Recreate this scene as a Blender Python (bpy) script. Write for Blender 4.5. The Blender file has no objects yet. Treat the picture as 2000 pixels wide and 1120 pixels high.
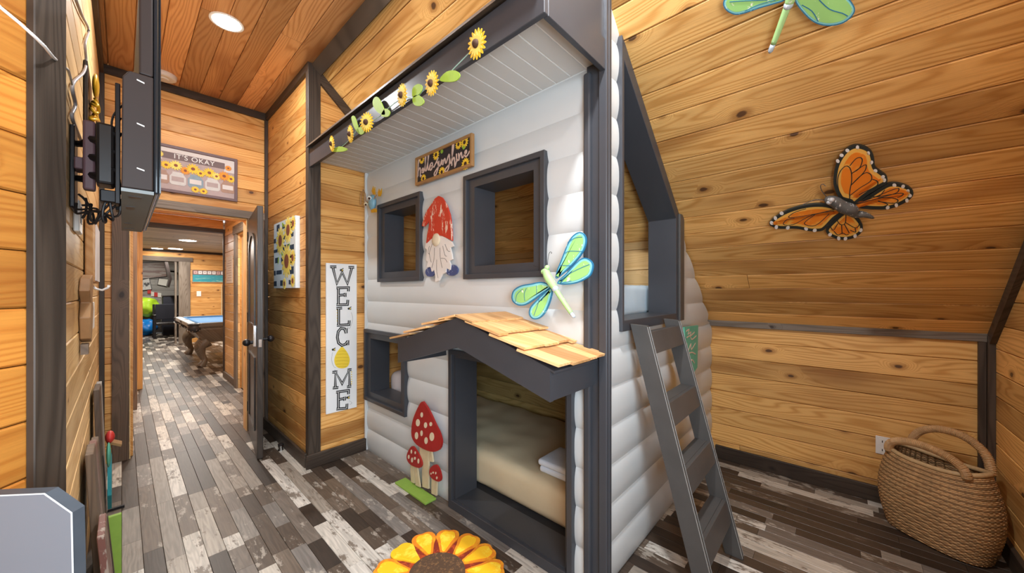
import bpy, bmesh, math, random
from mathutils import Vector, Matrix

SC = bpy.context.scene
COL = SC.collection
rnd = random.Random(7)
V = Vector

# ------------------------------------------------------------------ camera
CAM_H = 1.35
FPX = 697.4          # focal length in pixels of the 2000 px wide frame
AZ = 0.82919         # view direction, clockwise from +Y
HOR = 568.0          # horizon row
cam_data = bpy.data.cameras.new('camera')
cam_data.sensor_width = 36.0
cam_data.lens = FPX / 2000.0 * 36.0
cam_data.shift_y = (HOR - 560.0) / 2000.0
cam_data.clip_start = 0.02
cam = bpy.data.objects.new('camera', cam_data)
COL.objects.link(cam)
cam.location = (0, 0, CAM_H)
cam.rotation_euler = (math.pi / 2, 0, -AZ)
SC.camera = cam

# ------------------------------------------------------------------ view
vs = SC.view_settings
vs.view_transform = 'Standard'
vs.look = 'None'
vs.gamma = 1.0
vs.use_curve_mapping = False
vs.exposure = 0.56
SC.cycles.use_denoising = True
SC.cycles.max_bounces = 10
SC.cycles.diffuse_bounces = 7
SC.cycles.sample_clamp_indirect = 6.0
SC.cycles.caustics_reflective = False
SC.cycles.caustics_refractive = False

world = bpy.data.worlds.new('World')
SC.world = world
world.use_nodes = True
world.node_tree.nodes['Background'].inputs['Color'].default_value = (0.80, 0.90, 1.0, 1)
world.node_tree.nodes['Background'].inputs['Strength'].default_value = 1.0

LIGHTS = []
def area(name, loc, size, power, color, rot=(0, 0, 0), size_y=None, spread=None):
    d = bpy.data.lights.new(name, 'AREA')
    d.energy = power; d.color = color; d.size = size
    d.shape = 'DISK'
    if size_y: d.shape = 'RECTANGLE'; d.size_y = size_y
    if spread: d.spread = spread
    o = bpy.data.objects.new(name, d)
    o.location = loc; o.rotation_euler = rot
    COL.objects.link(o)
    return o
WARM = (0.93, 0.965, 1.0)
FILL_DAY = (0.74, 0.88, 1.0)
CEIL = 3.10
# flat ceiling lamps: the first is in view, the others are unseen added fill
LAMPS = [(0.46, 2.94, 17.5, ''), (0.80, 1.85, 4, 'added unseen fill lamp above the middle of the bunk roof edge'), (0.80, 0.40, 36, 'added unseen fill lamp above the near corner of the bunk roof'), (-0.62, -0.10, 12, 'added unseen fill lamp nearest the added rear windows')]
for lx, ly, lw, _ in LAMPS:
    area('lamp_light', (lx, ly, CEIL - 0.012), 0.13, lw, WARM)
# fill daylight from two added windows behind the camera: end wall and angled wall
area('added_daylight', (-0.25, -0.72, 1.50), 1.66, 80, FILL_DAY, rot=(-math.pi/2, 0, math.pi), size_y=1.26)
AANG = math.radians(40)
WC = V((-0.12, 1.413, 1.5)) + V((-math.sin(AANG), -math.cos(AANG), 0)) * 1.70 - V((math.cos(AANG), -math.sin(AANG), 0)) * 0.09
area('added_daylight', WC, 1.16, 5, FILL_DAY, rot=(math.pi/2, 0, math.pi/2 - AANG), size_y=1.26)
# lamps of the hall and the pool room
for lx, ly, lw in [(0.55, 5.2, 30), (0.93, 9.3, 38), (0.90, 11.4, 25), (2.4, 9.3, 34), (-0.3, 10.2, 30), (0.6, 14.3, 34)]:
    area('far_lamp_light', (lx, ly, 2.345 if ly > 7 else 2.42), 0.15, lw, (1.0, 0.94, 0.86))

# ------------------------------------------------------------------ pixel helpers (frame 2000 x 1120)
FW = V((math.sin(AZ), math.cos(AZ), 0)); RT = V((math.cos(AZ), -math.sin(AZ), 0)); UP = V((0, 0, 1))
CC = V((0, 0, CAM_H))
def ray(px, py):
    return FW + RT * ((px - 1000) / FPX) + UP * ((HOR - py) / FPX)
class Plane:
    """a surface in the room: a point on it and the normal towards the viewer"""
    def __init__(s, p, n): s.p = V(p); s.n = V(n).normalized()
    def hit(s, px, py, off=0.0):
        d = ray(px, py); t = (s.p + s.n * off - CC).dot(s.n) / d.dot(s.n)
        return CC + d * t
    def off(s, d): return Plane(s.p + s.n * d, s.n)
SL_K = 0.883; SL_X0 = 1.0; SL_Z0 = 3.085
def slope_z(x): return SL_Z0 - SL_K * (x - SL_X0)
def slope_x(z): return SL_X0 + (SL_Z0 - z) / SL_K
P_SLOPE = Plane((SL_X0, 0, SL_Z0), (-SL_K, 0, -1))
P_FRONT = Plane((1.394, 0, 0), (-1, 0, 0))
P_SIDE = Plane((0, 0.76, 0), (0, -1, 0))
P_WELC = Plane((0, 2.985, 0), (0, -1, 0))
P_CANV = Plane((0.975, 0, 0), (-1, 0, 0))
P_FARW = Plane((0, 4.195, 0), (0, -1, 0))
def crop(x0, y0, s):
    return lambda pts: [(x0 + a / s, y0 + b / s) for a, b in pts]

# ------------------------------------------------------------------ materials
MATS = {}
def new_mat(name):
    m = bpy.data.materials.new(name); m.use_nodes = True
    nt = m.node_tree
    b = nt.nodes['Principled BSDF']
    MATS[name] = m
    return m, nt, b
class NB:
    def __init__(s, nt): s.nt = nt
    def node(s, t, **kw):
        n = s.nt.nodes.new(t)
        for k, v in kw.items(): setattr(n, k, v)
        return n
    def link(s, a, b): s.nt.links.new(a, b)
    def put(s, sock, v):
        if hasattr(v, 'is_output'): s.link(v, sock)
        else: sock.default_value = v
    def math(s, op, a, b=0.0, c=0.0):
        n = s.node('ShaderNodeMath', operation=op)
        s.put(n.inputs[0], a); s.put(n.inputs[1], b); s.put(n.inputs[2], c)
        return n.outputs[0]
    def xyz(s, x, y, z=0.0):
        n = s.node('ShaderNodeCombineXYZ')
        s.put(n.inputs[0], x); s.put(n.inputs[1], y); s.put(n.inputs[2], z)
        return n.outputs[0]
    def sep(s, v):
        n = s.node('ShaderNodeSeparateXYZ'); s.link(v, n.inputs[0]); return n.outputs
    def noise(s, vec, scale=1.0, detail=2.0, rough=0.5, dist=0.0):
        n = s.node('ShaderNodeTexNoise')
        s.link(vec, n.inputs['Vector']); n.inputs['Scale'].default_value = scale
        n.inputs['Detail'].default_value = detail; n.inputs['Roughness'].default_value = rough
        n.inputs['Distortion'].default_value = dist
        return n.outputs['Fac']
    def ramp(s, fac, stops, interp='LINEAR'):
        n = s.node('ShaderNodeValToRGB'); s.link(fac, n.inputs[0])
        cr = n.color_ramp; cr.interpolation = interp
        while len(cr.elements) < len(stops): cr.elements.new(0.5)
        for e, (p, c) in zip(cr.elements, stops):
            e.position = p; e.color = (c, c, c, 1) if isinstance(c, (int, float)) else (*c, 1)
        return n.outputs[0]
    def mix(s, fac, a, b, mode='MIX'):
        n = s.node('ShaderNodeMix', data_type='RGBA', blend_type=mode)
        s.put(n.inputs[0], fac)
        for sock, v in ((n.inputs[6], a), (n.inputs[7], b)):
            if hasattr(v, 'is_output'): s.link(v, sock)
            else: sock.default_value = (*v, 1)
        return n.outputs[2]
    def smooth(s, v, a, b):
        n = s.node('ShaderNodeMapRange', interpolation_type='SMOOTHSTEP')
        s.put(n.inputs[0], v); n.inputs[1].default_value = a; n.inputs[2].default_value = b
        return n.outputs[0]
    def attr(s, name): return s.node('ShaderNodeAttribute', attribute_name=name).outputs['Fac']
    def uv(s): return s.node('ShaderNodeUVMap', uv_map='UVMap').outputs[0]
    def bump(s, h, strength, dist=0.01):
        n = s.node('ShaderNodeBump'); s.link(h, n.inputs['Height'])
        n.inputs['Strength'].default_value = strength; n.inputs['Distance'].default_value = dist
        return n.outputs[0]

def wood(name, light, mid, dark, knot=(0.06, 0.025, 0.012), rough=0.45, knots=0.86, ring=1.0, spec=0.35):
    m, nt, b = new_mat(name); n = NB(nt)
    u, v, _ = n.sep(n.uv()); t = n.attr('tint')
    vor = n.node('ShaderNodeTexVoronoi', voronoi_dimensions='2D', feature='F1')
    vor.inputs['Scale'].default_value = 1.0
    wob = n.noise(n.xyz(n.math('MULTIPLY', u, 9), n.math('MULTIPLY', v, 22)), 1, 2)
    wob = n.math('MULTIPLY', n.math('SUBTRACT', wob, 0.5), 0.10)
    n.link(n.xyz(n.math('ADD', n.math('MULTIPLY', u, 3.0), wob), n.math('ADD', n.math('MULTIPLY', v, 5.2), wob)), vor.inputs['Vector'])
    d = vor.outputs['Distance']
    cs = n.node('ShaderNodeSeparateColor'); n.link(vor.outputs['Color'], cs.inputs[0])
    gate = n.math('GREATER_THAN', cs.outputs[0], knots)
    size = n.math('MULTIPLY_ADD', cs.outputs[1], 0.06, 0.040)
    kn = n.math('MULTIPLY', n.smooth(n.math('DIVIDE', d, size), 1.0, 0.55), gate)
    halo = n.math('MULTIPLY', n.smooth(n.math('DIVIDE', d, size), 4.5, 0.6), gate)
    base = n.noise(n.xyz(n.math('MULTIPLY', u, 0.75), n.math('MULTIPLY', v, 7.0)), 1.0, 1.5, 0.5)
    f = n.math('MULTIPLY_ADD', base, 15.0 * ring, n.math('MULTIPLY', v, 38.0 * ring))
    f = n.math('MULTIPLY_ADD', halo, 5.0, f)
    r = n.math('MULTIPLY_ADD', n.math('SINE', n.math('MULTIPLY', f, 6.2832)), 0.5, 0.5)
    r = n.math('POWER', r, 2.2)
    fine = n.noise(n.xyz(n.math('MULTIPLY', u, 5.0), n.math('MULTIPLY', v, 190.0)), 1.0, 2.0, 0.6)
    big = n.noise(n.xyz(n.math('MULTIPLY', u, 0.9), n.math('MULTIPLY', v, 4.0), n.math('MULTIPLY', t, 9.0)), 1.0, 2.0)
    c = n.mix(n.math('MULTIPLY', r, 0.80), light, mid)
    c = n.mix(n.math('MULTIPLY', n.smooth(big, 0.50, 0.72), 0.75), c, dark)
    c = n.mix(n.math('MULTIPLY', n.smooth(n.math('DIVIDE', d, size), 9.0, 2.5), n.math('MULTIPLY', gate, 0.35)), c, tuple(min(1.0, 1.15 * q) for q in light))
    c = n.mix(n.math('MULTIPLY', n.smooth(n.math('DIVIDE', d, size), 2.4, 1.0), n.math('MULTIPLY', gate, 0.6)), c, dark)
    tone = n.math('MULTIPLY', n.math('MULTIPLY_ADD', fine, 0.34, 0.83), n.math('MULTIPLY_ADD', t, 0.50, 0.73))
    c = n.mix(1.0, c, n.xyz(tone, tone, tone), 'MULTIPLY')
    c = n.mix(n.math('MULTIPLY', kn, 0.9), c, knot)
    n.link(c, b.inputs['Base Color'])
    b.inputs['Roughness'].default_value = rough
    b.inputs['Specular IOR Level'].default_value = spec
    n.link(n.bump(n.math('ADD', n.math('MULTIPLY', r, -0.3), fine), 0.18, 0.002), b.inputs['Normal'])
    return m

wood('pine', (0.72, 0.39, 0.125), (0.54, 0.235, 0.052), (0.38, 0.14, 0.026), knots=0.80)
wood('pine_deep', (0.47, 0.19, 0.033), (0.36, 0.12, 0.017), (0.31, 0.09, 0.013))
wood('pine_slope', (0.74, 0.43, 0.145), (0.52, 0.25, 0.060), (0.30, 0.12, 0.026), knots=0.74)
wood('pine_ceiling', (0.60, 0.31, 0.125), (0.43, 0.18, 0.056), (0.29, 0.105, 0.032), knots=0.78, rough=0.38)
wood('pine_pale', (0.82, 0.56, 0.27), (0.68, 0.42, 0.17), (0.56, 0.32, 0.115), knots=0.90)  # albedo raised to stand in for light on the television wall
wood('trim_wood', (0.064, 0.045, 0.032), (0.034, 0.023, 0.016), (0.020, 0.013, 0.009), knot=(0.01, 0.008, 0.006), rough=0.5, knots=0.9)
wood('trim_brown', (0.150, 0.095, 0.060), (0.085, 0.052, 0.032), (0.050, 0.030, 0.019), knot=(0.02, 0.012, 0.008), rough=0.5, knots=0.8)
wood('trim_grey', (0.20, 0.165, 0.13), (0.12, 0.092, 0.068), (0.07, 0.05, 0.036), knot=(0.03, 0.02, 0.015), rough=0.55, knots=0.86)
wood('door_wood', (0.060, 0.046, 0.036), (0.036, 0.027, 0.021), (0.022, 0.017, 0.014), knot=(0.01, 0.008, 0.006), rough=0.35, knots=0.97)
wood('cedar', (0.72, 0.44, 0.20), (0.60, 0.31, 0.115), (0.50, 0.24, 0.08), knots=2.0, ring=0.6, rough=0.6)
wood('ply_wood', (0.50, 0.37, 0.15), (0.36, 0.25, 0.08), (0.15, 0.10, 0.03), knots=0.88)
wood('grey_board', (0.36, 0.35, 0.33), (0.27, 0.26, 0.245), (0.20, 0.19, 0.18), knots=0.95)
wood('tan_board', (0.60, 0.55, 0.43), (0.46, 0.41, 0.31), (0.34, 0.29, 0.21), knots=0.95)
wood('old_board', (0.16, 0.115, 0.08), (0.10, 0.07, 0.05), (0.06, 0.04, 0.03), knots=0.9)
wood('table_wood', (0.19, 0.16, 0.125), (0.12, 0.095, 0.072), (0.07, 0.052, 0.04), knots=2.0, rough=0.35)

def floor_mat():
    m, nt, b = new_mat('floor_plank'); n = NB(nt)
    u, v, _ = n.sep(n.uv()); t = n.attr('tint')
    base = n.ramp(t, [(0.0, (0.026, 0.017, 0.012)), (0.28, (0.062, 0.042, 0.029)), (0.46, (0.125, 0.092, 0.066)), (0.60, (0.165, 0.148, 0.132)), (0.74, (0.25, 0.212, 0.17)), (0.86, (0.46, 0.415, 0.35)), (1.0, (0.56, 0.53, 0.48))], 'LINEAR')
    grain = n.noise(n.xyz(n.math('MULTIPLY', u, 4.0), n.math('MULTIPLY', v, 90.0)), 1, 3, 0.65)
    ring = n.noise(n.xyz(n.math('MULTIPLY', u, 1.6), n.math('MULTIPLY', v, 14.0)), 1, 2)
    ring = n.math('MULTIPLY_ADD', n.math('SINE', n.math('MULTIPLY', ring, 60.0)), 0.5, 0.5)
    g = n.math('MULTIPLY_ADD', grain, 0.9, n.math('MULTIPLY', ring, 0.25))
    tone = n.math('ADD', g, 0.42)
    c = n.mix(1.0, base, n.xyz(tone, tone, tone), 'MULTIPLY')
    # worn whitewash with flakes missing, and dark flakes on the pale boards
    w1 = n.noise(n.xyz(n.math('MULTIPLY', u, 5.0), n.math('MULTIPLY', v, 12.0), n.math('MULTIPLY', t, 40)), 1, 5, 0.72)
    w2 = n.noise(n.xyz(n.math('MULTIPLY', u, 22.0), n.math('MULTIPLY', v, 60.0)), 1, 3, 0.6)
    flake = n.smooth(n.math('MULTIPLY_ADD', w2, 0.35, n.math('MULTIPLY', w1, 0.8)), 0.60, 0.68)
    pale = n.smooth(t, 0.68, 0.80)
    c = n.mix(n.math('MULTIPLY', flake, n.math('MULTIPLY', pale, 0.85)), c, (0.11, 0.08, 0.055))
    midm = n.math('MULTIPLY', n.smooth(t, 0.22, 0.34), n.smooth(t, 0.72, 0.6))
    c = n.mix(n.math('MULTIPLY', n.smooth(n.math('MULTIPLY_ADD', w2, 0.25, n.math('MULTIPLY', w1, 0.85)), 0.60, 0.66), n.math('MULTIPLY', midm, 0.55)), c, (0.48, 0.43, 0.36))
    n.link(c, b.inputs['Base Color'])
    b.inputs['Roughness'].default_value = 0.42
    b.inputs['Specular IOR Level'].default_value = 0.4
    n.link(n.bump(g, 0.12, 0.002), b.inputs['Normal'])
floor_mat()

def paint(name, col, rough=0.5, var=0.10, scale=6.0, spec=0.4, metal=0.0, bump=0.05):
    m, nt, b = new_mat(name); n = NB(nt)
    tc = n.node('ShaderNodeTexCoord').outputs['Object']
    f = n.noise(tc, scale, 4, 0.6)
    t = n.math('MULTIPLY_ADD', f, 2 * var, 1 - var)
    n.link(n.mix(1.0, col, n.xyz(t, t, t), 'MULTIPLY'), b.inputs['Base Color'])
    b.inputs['Roughness'].default_value = rough
    b.inputs['Specular IOR Level'].default_value = spec
    b.inputs['Metallic'].default_value = metal
    if bump: n.link(n.bump(n.noise(tc, 60, 2), bump, 0.002), b.inputs['Normal'])
    return m
def brushed(name, col, over, amount=0.60, scale=(30, 30, 9), rough=0.4, soft=0.05):
    """a painted coat with dry-brushed strokes of a second paint"""
    m, nt, b = new_mat(name); n = NB(nt)
    tc = n.node('ShaderNodeTexCoord').outputs['Object']
    mp = n.node('ShaderNodeMapping'); n.link(tc, mp.inputs[0]); mp.inputs['Scale'].default_value = scale
    f = n.noise(mp.outputs[0], 1.0, 4, 0.7)
    n.link(n.mix(n.smooth(f, amount, amount + soft), col, over), b.inputs['Base Color'])
    b.inputs['Roughness'].default_value = rough
    return m
def emit(name, col, strength):
    m, nt, b = new_mat(name)
    b.inputs['Base Color'].default_value = (*col, 1)
    b.inputs['Emission Color'].default_value = (*col, 1)
    b.inputs['Emission Strength'].default_value = strength
    return m

paint('log_paint', (0.56, 0.58, 0.575), 0.35, 0.05, 3)
paint('soffit_paint', (0.52, 0.52, 0.50), 0.5, 0.04, 3)
paint('charcoal', (0.044, 0.046, 0.053), 0.38, 0.14, 5)
paint('ladder_paint', (0.066, 0.063, 0.060), 0.40, 0.25, 9)
paint('black_plastic', (0.018, 0.014, 0.013), 0.35, 0.1)
paint('tv_brown', (0.017, 0.010, 0.008), 0.5, 0.12, spec=0.2)
paint('tv_grey', (0.12, 0.135, 0.135), 0.5, 0.12)
paint('tv_screen', (0.010, 0.013, 0.016), 0.12, 0.05)
paint('black_metal', (0.014, 0.012, 0.013), 0.4, 0.1, metal=0.3)
paint('mauve_metal', (0.16, 0.085, 0.095), 0.45, 0.2)
paint('chrome', (0.55, 0.55, 0.55), 0.18, 0.05, metal=1.0)
paint('white_plastic', (0.74, 0.73, 0.70), 0.4, 0.03)
paint('grey_cable', (0.34, 0.30, 0.29), 0.5, 0.05)
paint('bedspread', (0.60, 0.50, 0.33), 0.9, 0.12, 4, 0.1, bump=0.2)
paint('sheet_blue', (0.52, 0.64, 0.72), 0.9, 0.05, 5, 0.1, bump=0.2)
paint('towel_white', (0.68, 0.78, 0.90), 0.95, 0.05, 8, 0.1, bump=0.3)
paint('pillow_cloth', (0.78, 0.72, 0.72), 0.9, 0.05, 8, 0.1)
paint('panel_face', (0.160, 0.175, 0.200), 0.5, 0.04)
paint('panel_edge', (0.060, 0.072, 0.088), 0.4, 0.25, 12)
paint('edge_white', (0.62, 0.66, 0.68), 0.5, 0.1)
paint('sign_white', (0.78, 0.78, 0.77), 0.5, 0.02)
paint('worn_paint', (0.26, 0.26, 0.25), 0.6, 0.4, 40)
paint('ink_black', (0.022, 0.022, 0.024), 0.5, 0.1)
paint('ink_white', (0.80, 0.80, 0.78), 0.5, 0.03)
paint('hive_yellow', (0.83, 0.60, 0.05), 0.5, 0.08)
paint('hive_dark', (0.62, 0.40, 0.02), 0.5, 0.08)
paint('petal_yellow', (0.86, 0.54, 0.035), 0.6, 0.18, 30)
paint('petal_pale', (0.88, 0.68, 0.14), 0.6, 0.18, 30)
paint('petal_orange', (0.80, 0.30, 0.02), 0.6, 0.15, 30)
paint('flower_heart', (0.055, 0.022, 0.010), 0.8, 0.4, 60)
paint('leaf_green', (0.27, 0.42, 0.035), 0.6, 0.2, 25)
paint('vine_green', (0.30, 0.45, 0.38), 0.5, 0.1)
paint('grass_green', (0.24, 0.40, 0.06), 0.6, 0.15, 20)
paint('red_enamel', (0.33, 0.016, 0.014), 0.4, 0.25, 12)
paint('spot_cream', (0.66, 0.56, 0.40), 0.6, 0.1)
paint('stem_wood', (0.60, 0.49, 0.30), 0.6, 0.15, 15)
paint('frame_tan', (0.33, 0.17, 0.06), 0.5, 0.2, 20)
paint('frame_mauve', (0.15, 0.095, 0.10), 0.5, 0.2, 20)
paint('board_black', (0.026, 0.020, 0.022), 0.5, 0.3, 20)
paint('script_cream', (0.66, 0.46, 0.37), 0.5, 0.08)
paint('navy_ink', (0.035, 0.060, 0.10), 0.6, 0.4, 40)
paint('canvas_pale', (0.66, 0.73, 0.76), 0.7, 0.08, 20)
paint('canvas_side', (0.50, 0.50, 0.45), 0.8, 0.1)
paint('rust_heart', (0.26, 0.085, 0.045), 0.7, 0.3, 60)
paint('print_plank', (0.42, 0.33, 0.32), 0.6, 0.15, 20)
paint('print_plank_dark', (0.17, 0.12, 0.12), 0.6, 0.15, 20)
paint('print_white', (0.66, 0.62, 0.60), 0.6, 0.08, 20)
paint('jar_brown', (0.36, 0.22, 0.16), 0.5, 0.2, 40)
paint('jar_blue', (0.22, 0.30, 0.36), 0.5, 0.2, 40)
paint('jar_white', (0.58, 0.56, 0.54), 0.5, 0.1, 40)
paint('blue_bird', (0.17, 0.33, 0.42), 0.35, 0.3, 30)
paint('metal_yellow', (0.62, 0.36, 0.02), 0.35, 0.35, 40, metal=0.3)
paint('teal_paint', (0.03, 0.30, 0.33), 0.5, 0.3, 20)
paint('teal_sign', (0.10, 0.40, 0.28), 0.5, 0.25, 20)
paint('pink_tile', (0.50, 0.32, 0.30), 0.5, 0.2, 40)
paint('red_plastic', (0.55, 0.035, 0.03), 0.5, 0.2)
paint('lime_vinyl', (0.42, 0.68, 0.03), 0.35, 0.25, 6)
paint('blue_vinyl', (0.01, 0.20, 0.62), 0.3, 0.2, 6)
paint('felt_blue', (0.10, 0.19, 0.34), 0.9, 0.04, 6, 0.1)
paint('felt_edge', (0.05, 0.13, 0.25), 0.8, 0.1, 6, 0.1)
paint('pocket_leather', (0.045, 0.045, 0.050), 0.5, 0.5, 40)
paint('carved_trim', (0.36, 0.35, 0.33), 0.45, 0.4, 40)
paint('hall_door', (0.58, 0.45, 0.27), 0.55, 0.12, 6)
paint('basket_weave', (0.46, 0.28, 0.13), 0.6, 0.45, 22)
paint('basket_dark', (0.20, 0.115, 0.05), 0.65, 0.35, 22)
paint('basket_wrap', (0.44, 0.30, 0.15), 0.6, 0.3, 60)
paint('dark_cloth', (0.022, 0.024, 0.035), 0.8, 0.2)
paint('paper', (0.74, 0.73, 0.68), 0.7, 0.04, 30)
paint('deco_brown', (0.36, 0.20, 0.09), 0.5, 0.25, 20)
paint('silver_paint', (0.42, 0.42, 0.42), 0.45, 0.4, 40)
paint('dark_base', (0.020, 0.019, 0.020), 0.7, 0.2)
brushed('hat_red', (0.50, 0.035, 0.018), (0.75, 0.60, 0.48), 0.565, (40, 40, 11))
brushed('beard_white', (0.72, 0.68, 0.64), (0.50, 0.42, 0.36), 0.66, (20, 20, 6))
brushed('boot_blue', (0.045, 0.07, 0.19), (0.62, 0.66, 0.72), 0.58, (40, 40, 30))
brushed('wing_green', (0.29, 0.58, 0.18), (0.80, 0.80, 0.68), 0.60, (30, 30, 18))
brushed('wing_aqua', (0.20, 0.54, 0.58), (0.55, 0.70, 0.60), 0.62, (30, 30, 30))
brushed('wing_blue', (0.020, 0.16, 0.30), (0.10, 0.40, 0.50), 0.62, (40, 40, 40))
brushed('body_green', (0.36, 0.60, 0.25), (0.70, 0.74, 0.66), 0.60, (40, 40, 18))
brushed('body_silver', (0.42, 0.50, 0.56), (0.75, 0.75, 0.75), 0.58, (60, 60, 60))
brushed('wing_orange', (0.84, 0.24, 0.016), (0.90, 0.50, 0.09), 0.52, (9, 9, 9), soft=0.16)
brushed('wing_amber', (0.86, 0.50, 0.10), (0.84, 0.38, 0.04), 0.60, (12, 12, 12), soft=0.14)
brushed('wing_black', (0.022, 0.028, 0.026), (0.40, 0.42, 0.40), 0.70, (60, 60, 60))
brushed('body_grey', (0.085, 0.085, 0.082), (0.50, 0.50, 0.48), 0.60, (40, 70, 40))
brushed('rug_yellow', (0.90, 0.50, 0.008), (0.92, 0.66, 0.05), 0.5, (14, 14, 14), rough=0.95, soft=0.12)
brushed('rug_orange', (0.72, 0.22, 0.008), (0.80, 0.32, 0.01), 0.5, (20, 20, 20), rough=0.95, soft=0.1)
brushed('rug_red', (0.22, 0.022, 0.006), (0.42, 0.06, 0.01), 0.5, (30, 30, 30), rough=0.95, soft=0.1)
brushed('rug_brown', (0.085, 0.045, 0.022), (0.20, 0.10, 0.04), 0.52, (60, 60, 60), rough=0.95, soft=0.1)
brushed('art_teal', (0.02, 0.26, 0.32), (0.30, 0.52, 0.42), 0.52, (3, 3, 24), soft=0.15)
brushed('flag_old', (0.36, 0.31, 0.28), (0.20, 0.11, 0.09), 0.50, (1.2, 1, 14), soft=0.05)
brushed('red_flag', (0.20, 0.09, 0.075), (0.40, 0.34, 0.29), 0.52, (20, 20, 8), soft=0.06)
brushed('photo_print', (0.60, 0.60, 0.59), (0.05, 0.05, 0.055), 0.55, (9, 9, 9), soft=0.03)
emit('lamp_glow', (1.0, 0.96, 0.90), 14.0)
# ------------------------------------------------------------------ geometry helpers
def finish(me, mat, uvs=None, tint=None, smooth=False):
    if uvs is not None:
        lay = me.uv_layers.new(name='UVMap')
        idx = [0] * len(me.loops); me.loops.foreach_get('vertex_index', idx)
        lay.data.foreach_set('uv', [c for i in idx for c in uvs[i]])
    if tint is not None:
        a = me.attributes.new('tint', 'FLOAT', 'POINT')
        a.data.foreach_set('value', tint if isinstance(tint, list) else [tint] * len(me.vertices))
    if smooth: me.polygons.foreach_set('use_smooth', [True] * len(me.polygons))
    me.materials.append(MATS[mat])
def link(name, me, parent=None):
    o = bpy.data.objects.new(name, me); COL.objects.link(o)
    if parent is not None: o.parent = parent
    return o
def tag(o, label=None, cat=None, group=None, kind=None):
    if label: o['label'] = label
    if cat: o['category'] = cat
    if group: o['group'] = group
    if kind: o['kind'] = kind
    return o
def thing(name, label, cat, group=None, kind=None, loc=None):
    o = bpy.data.objects.new(name, None); COL.objects.link(o)
    o.empty_display_size = 0.05
    return tag(o, label, cat, group, kind)

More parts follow.
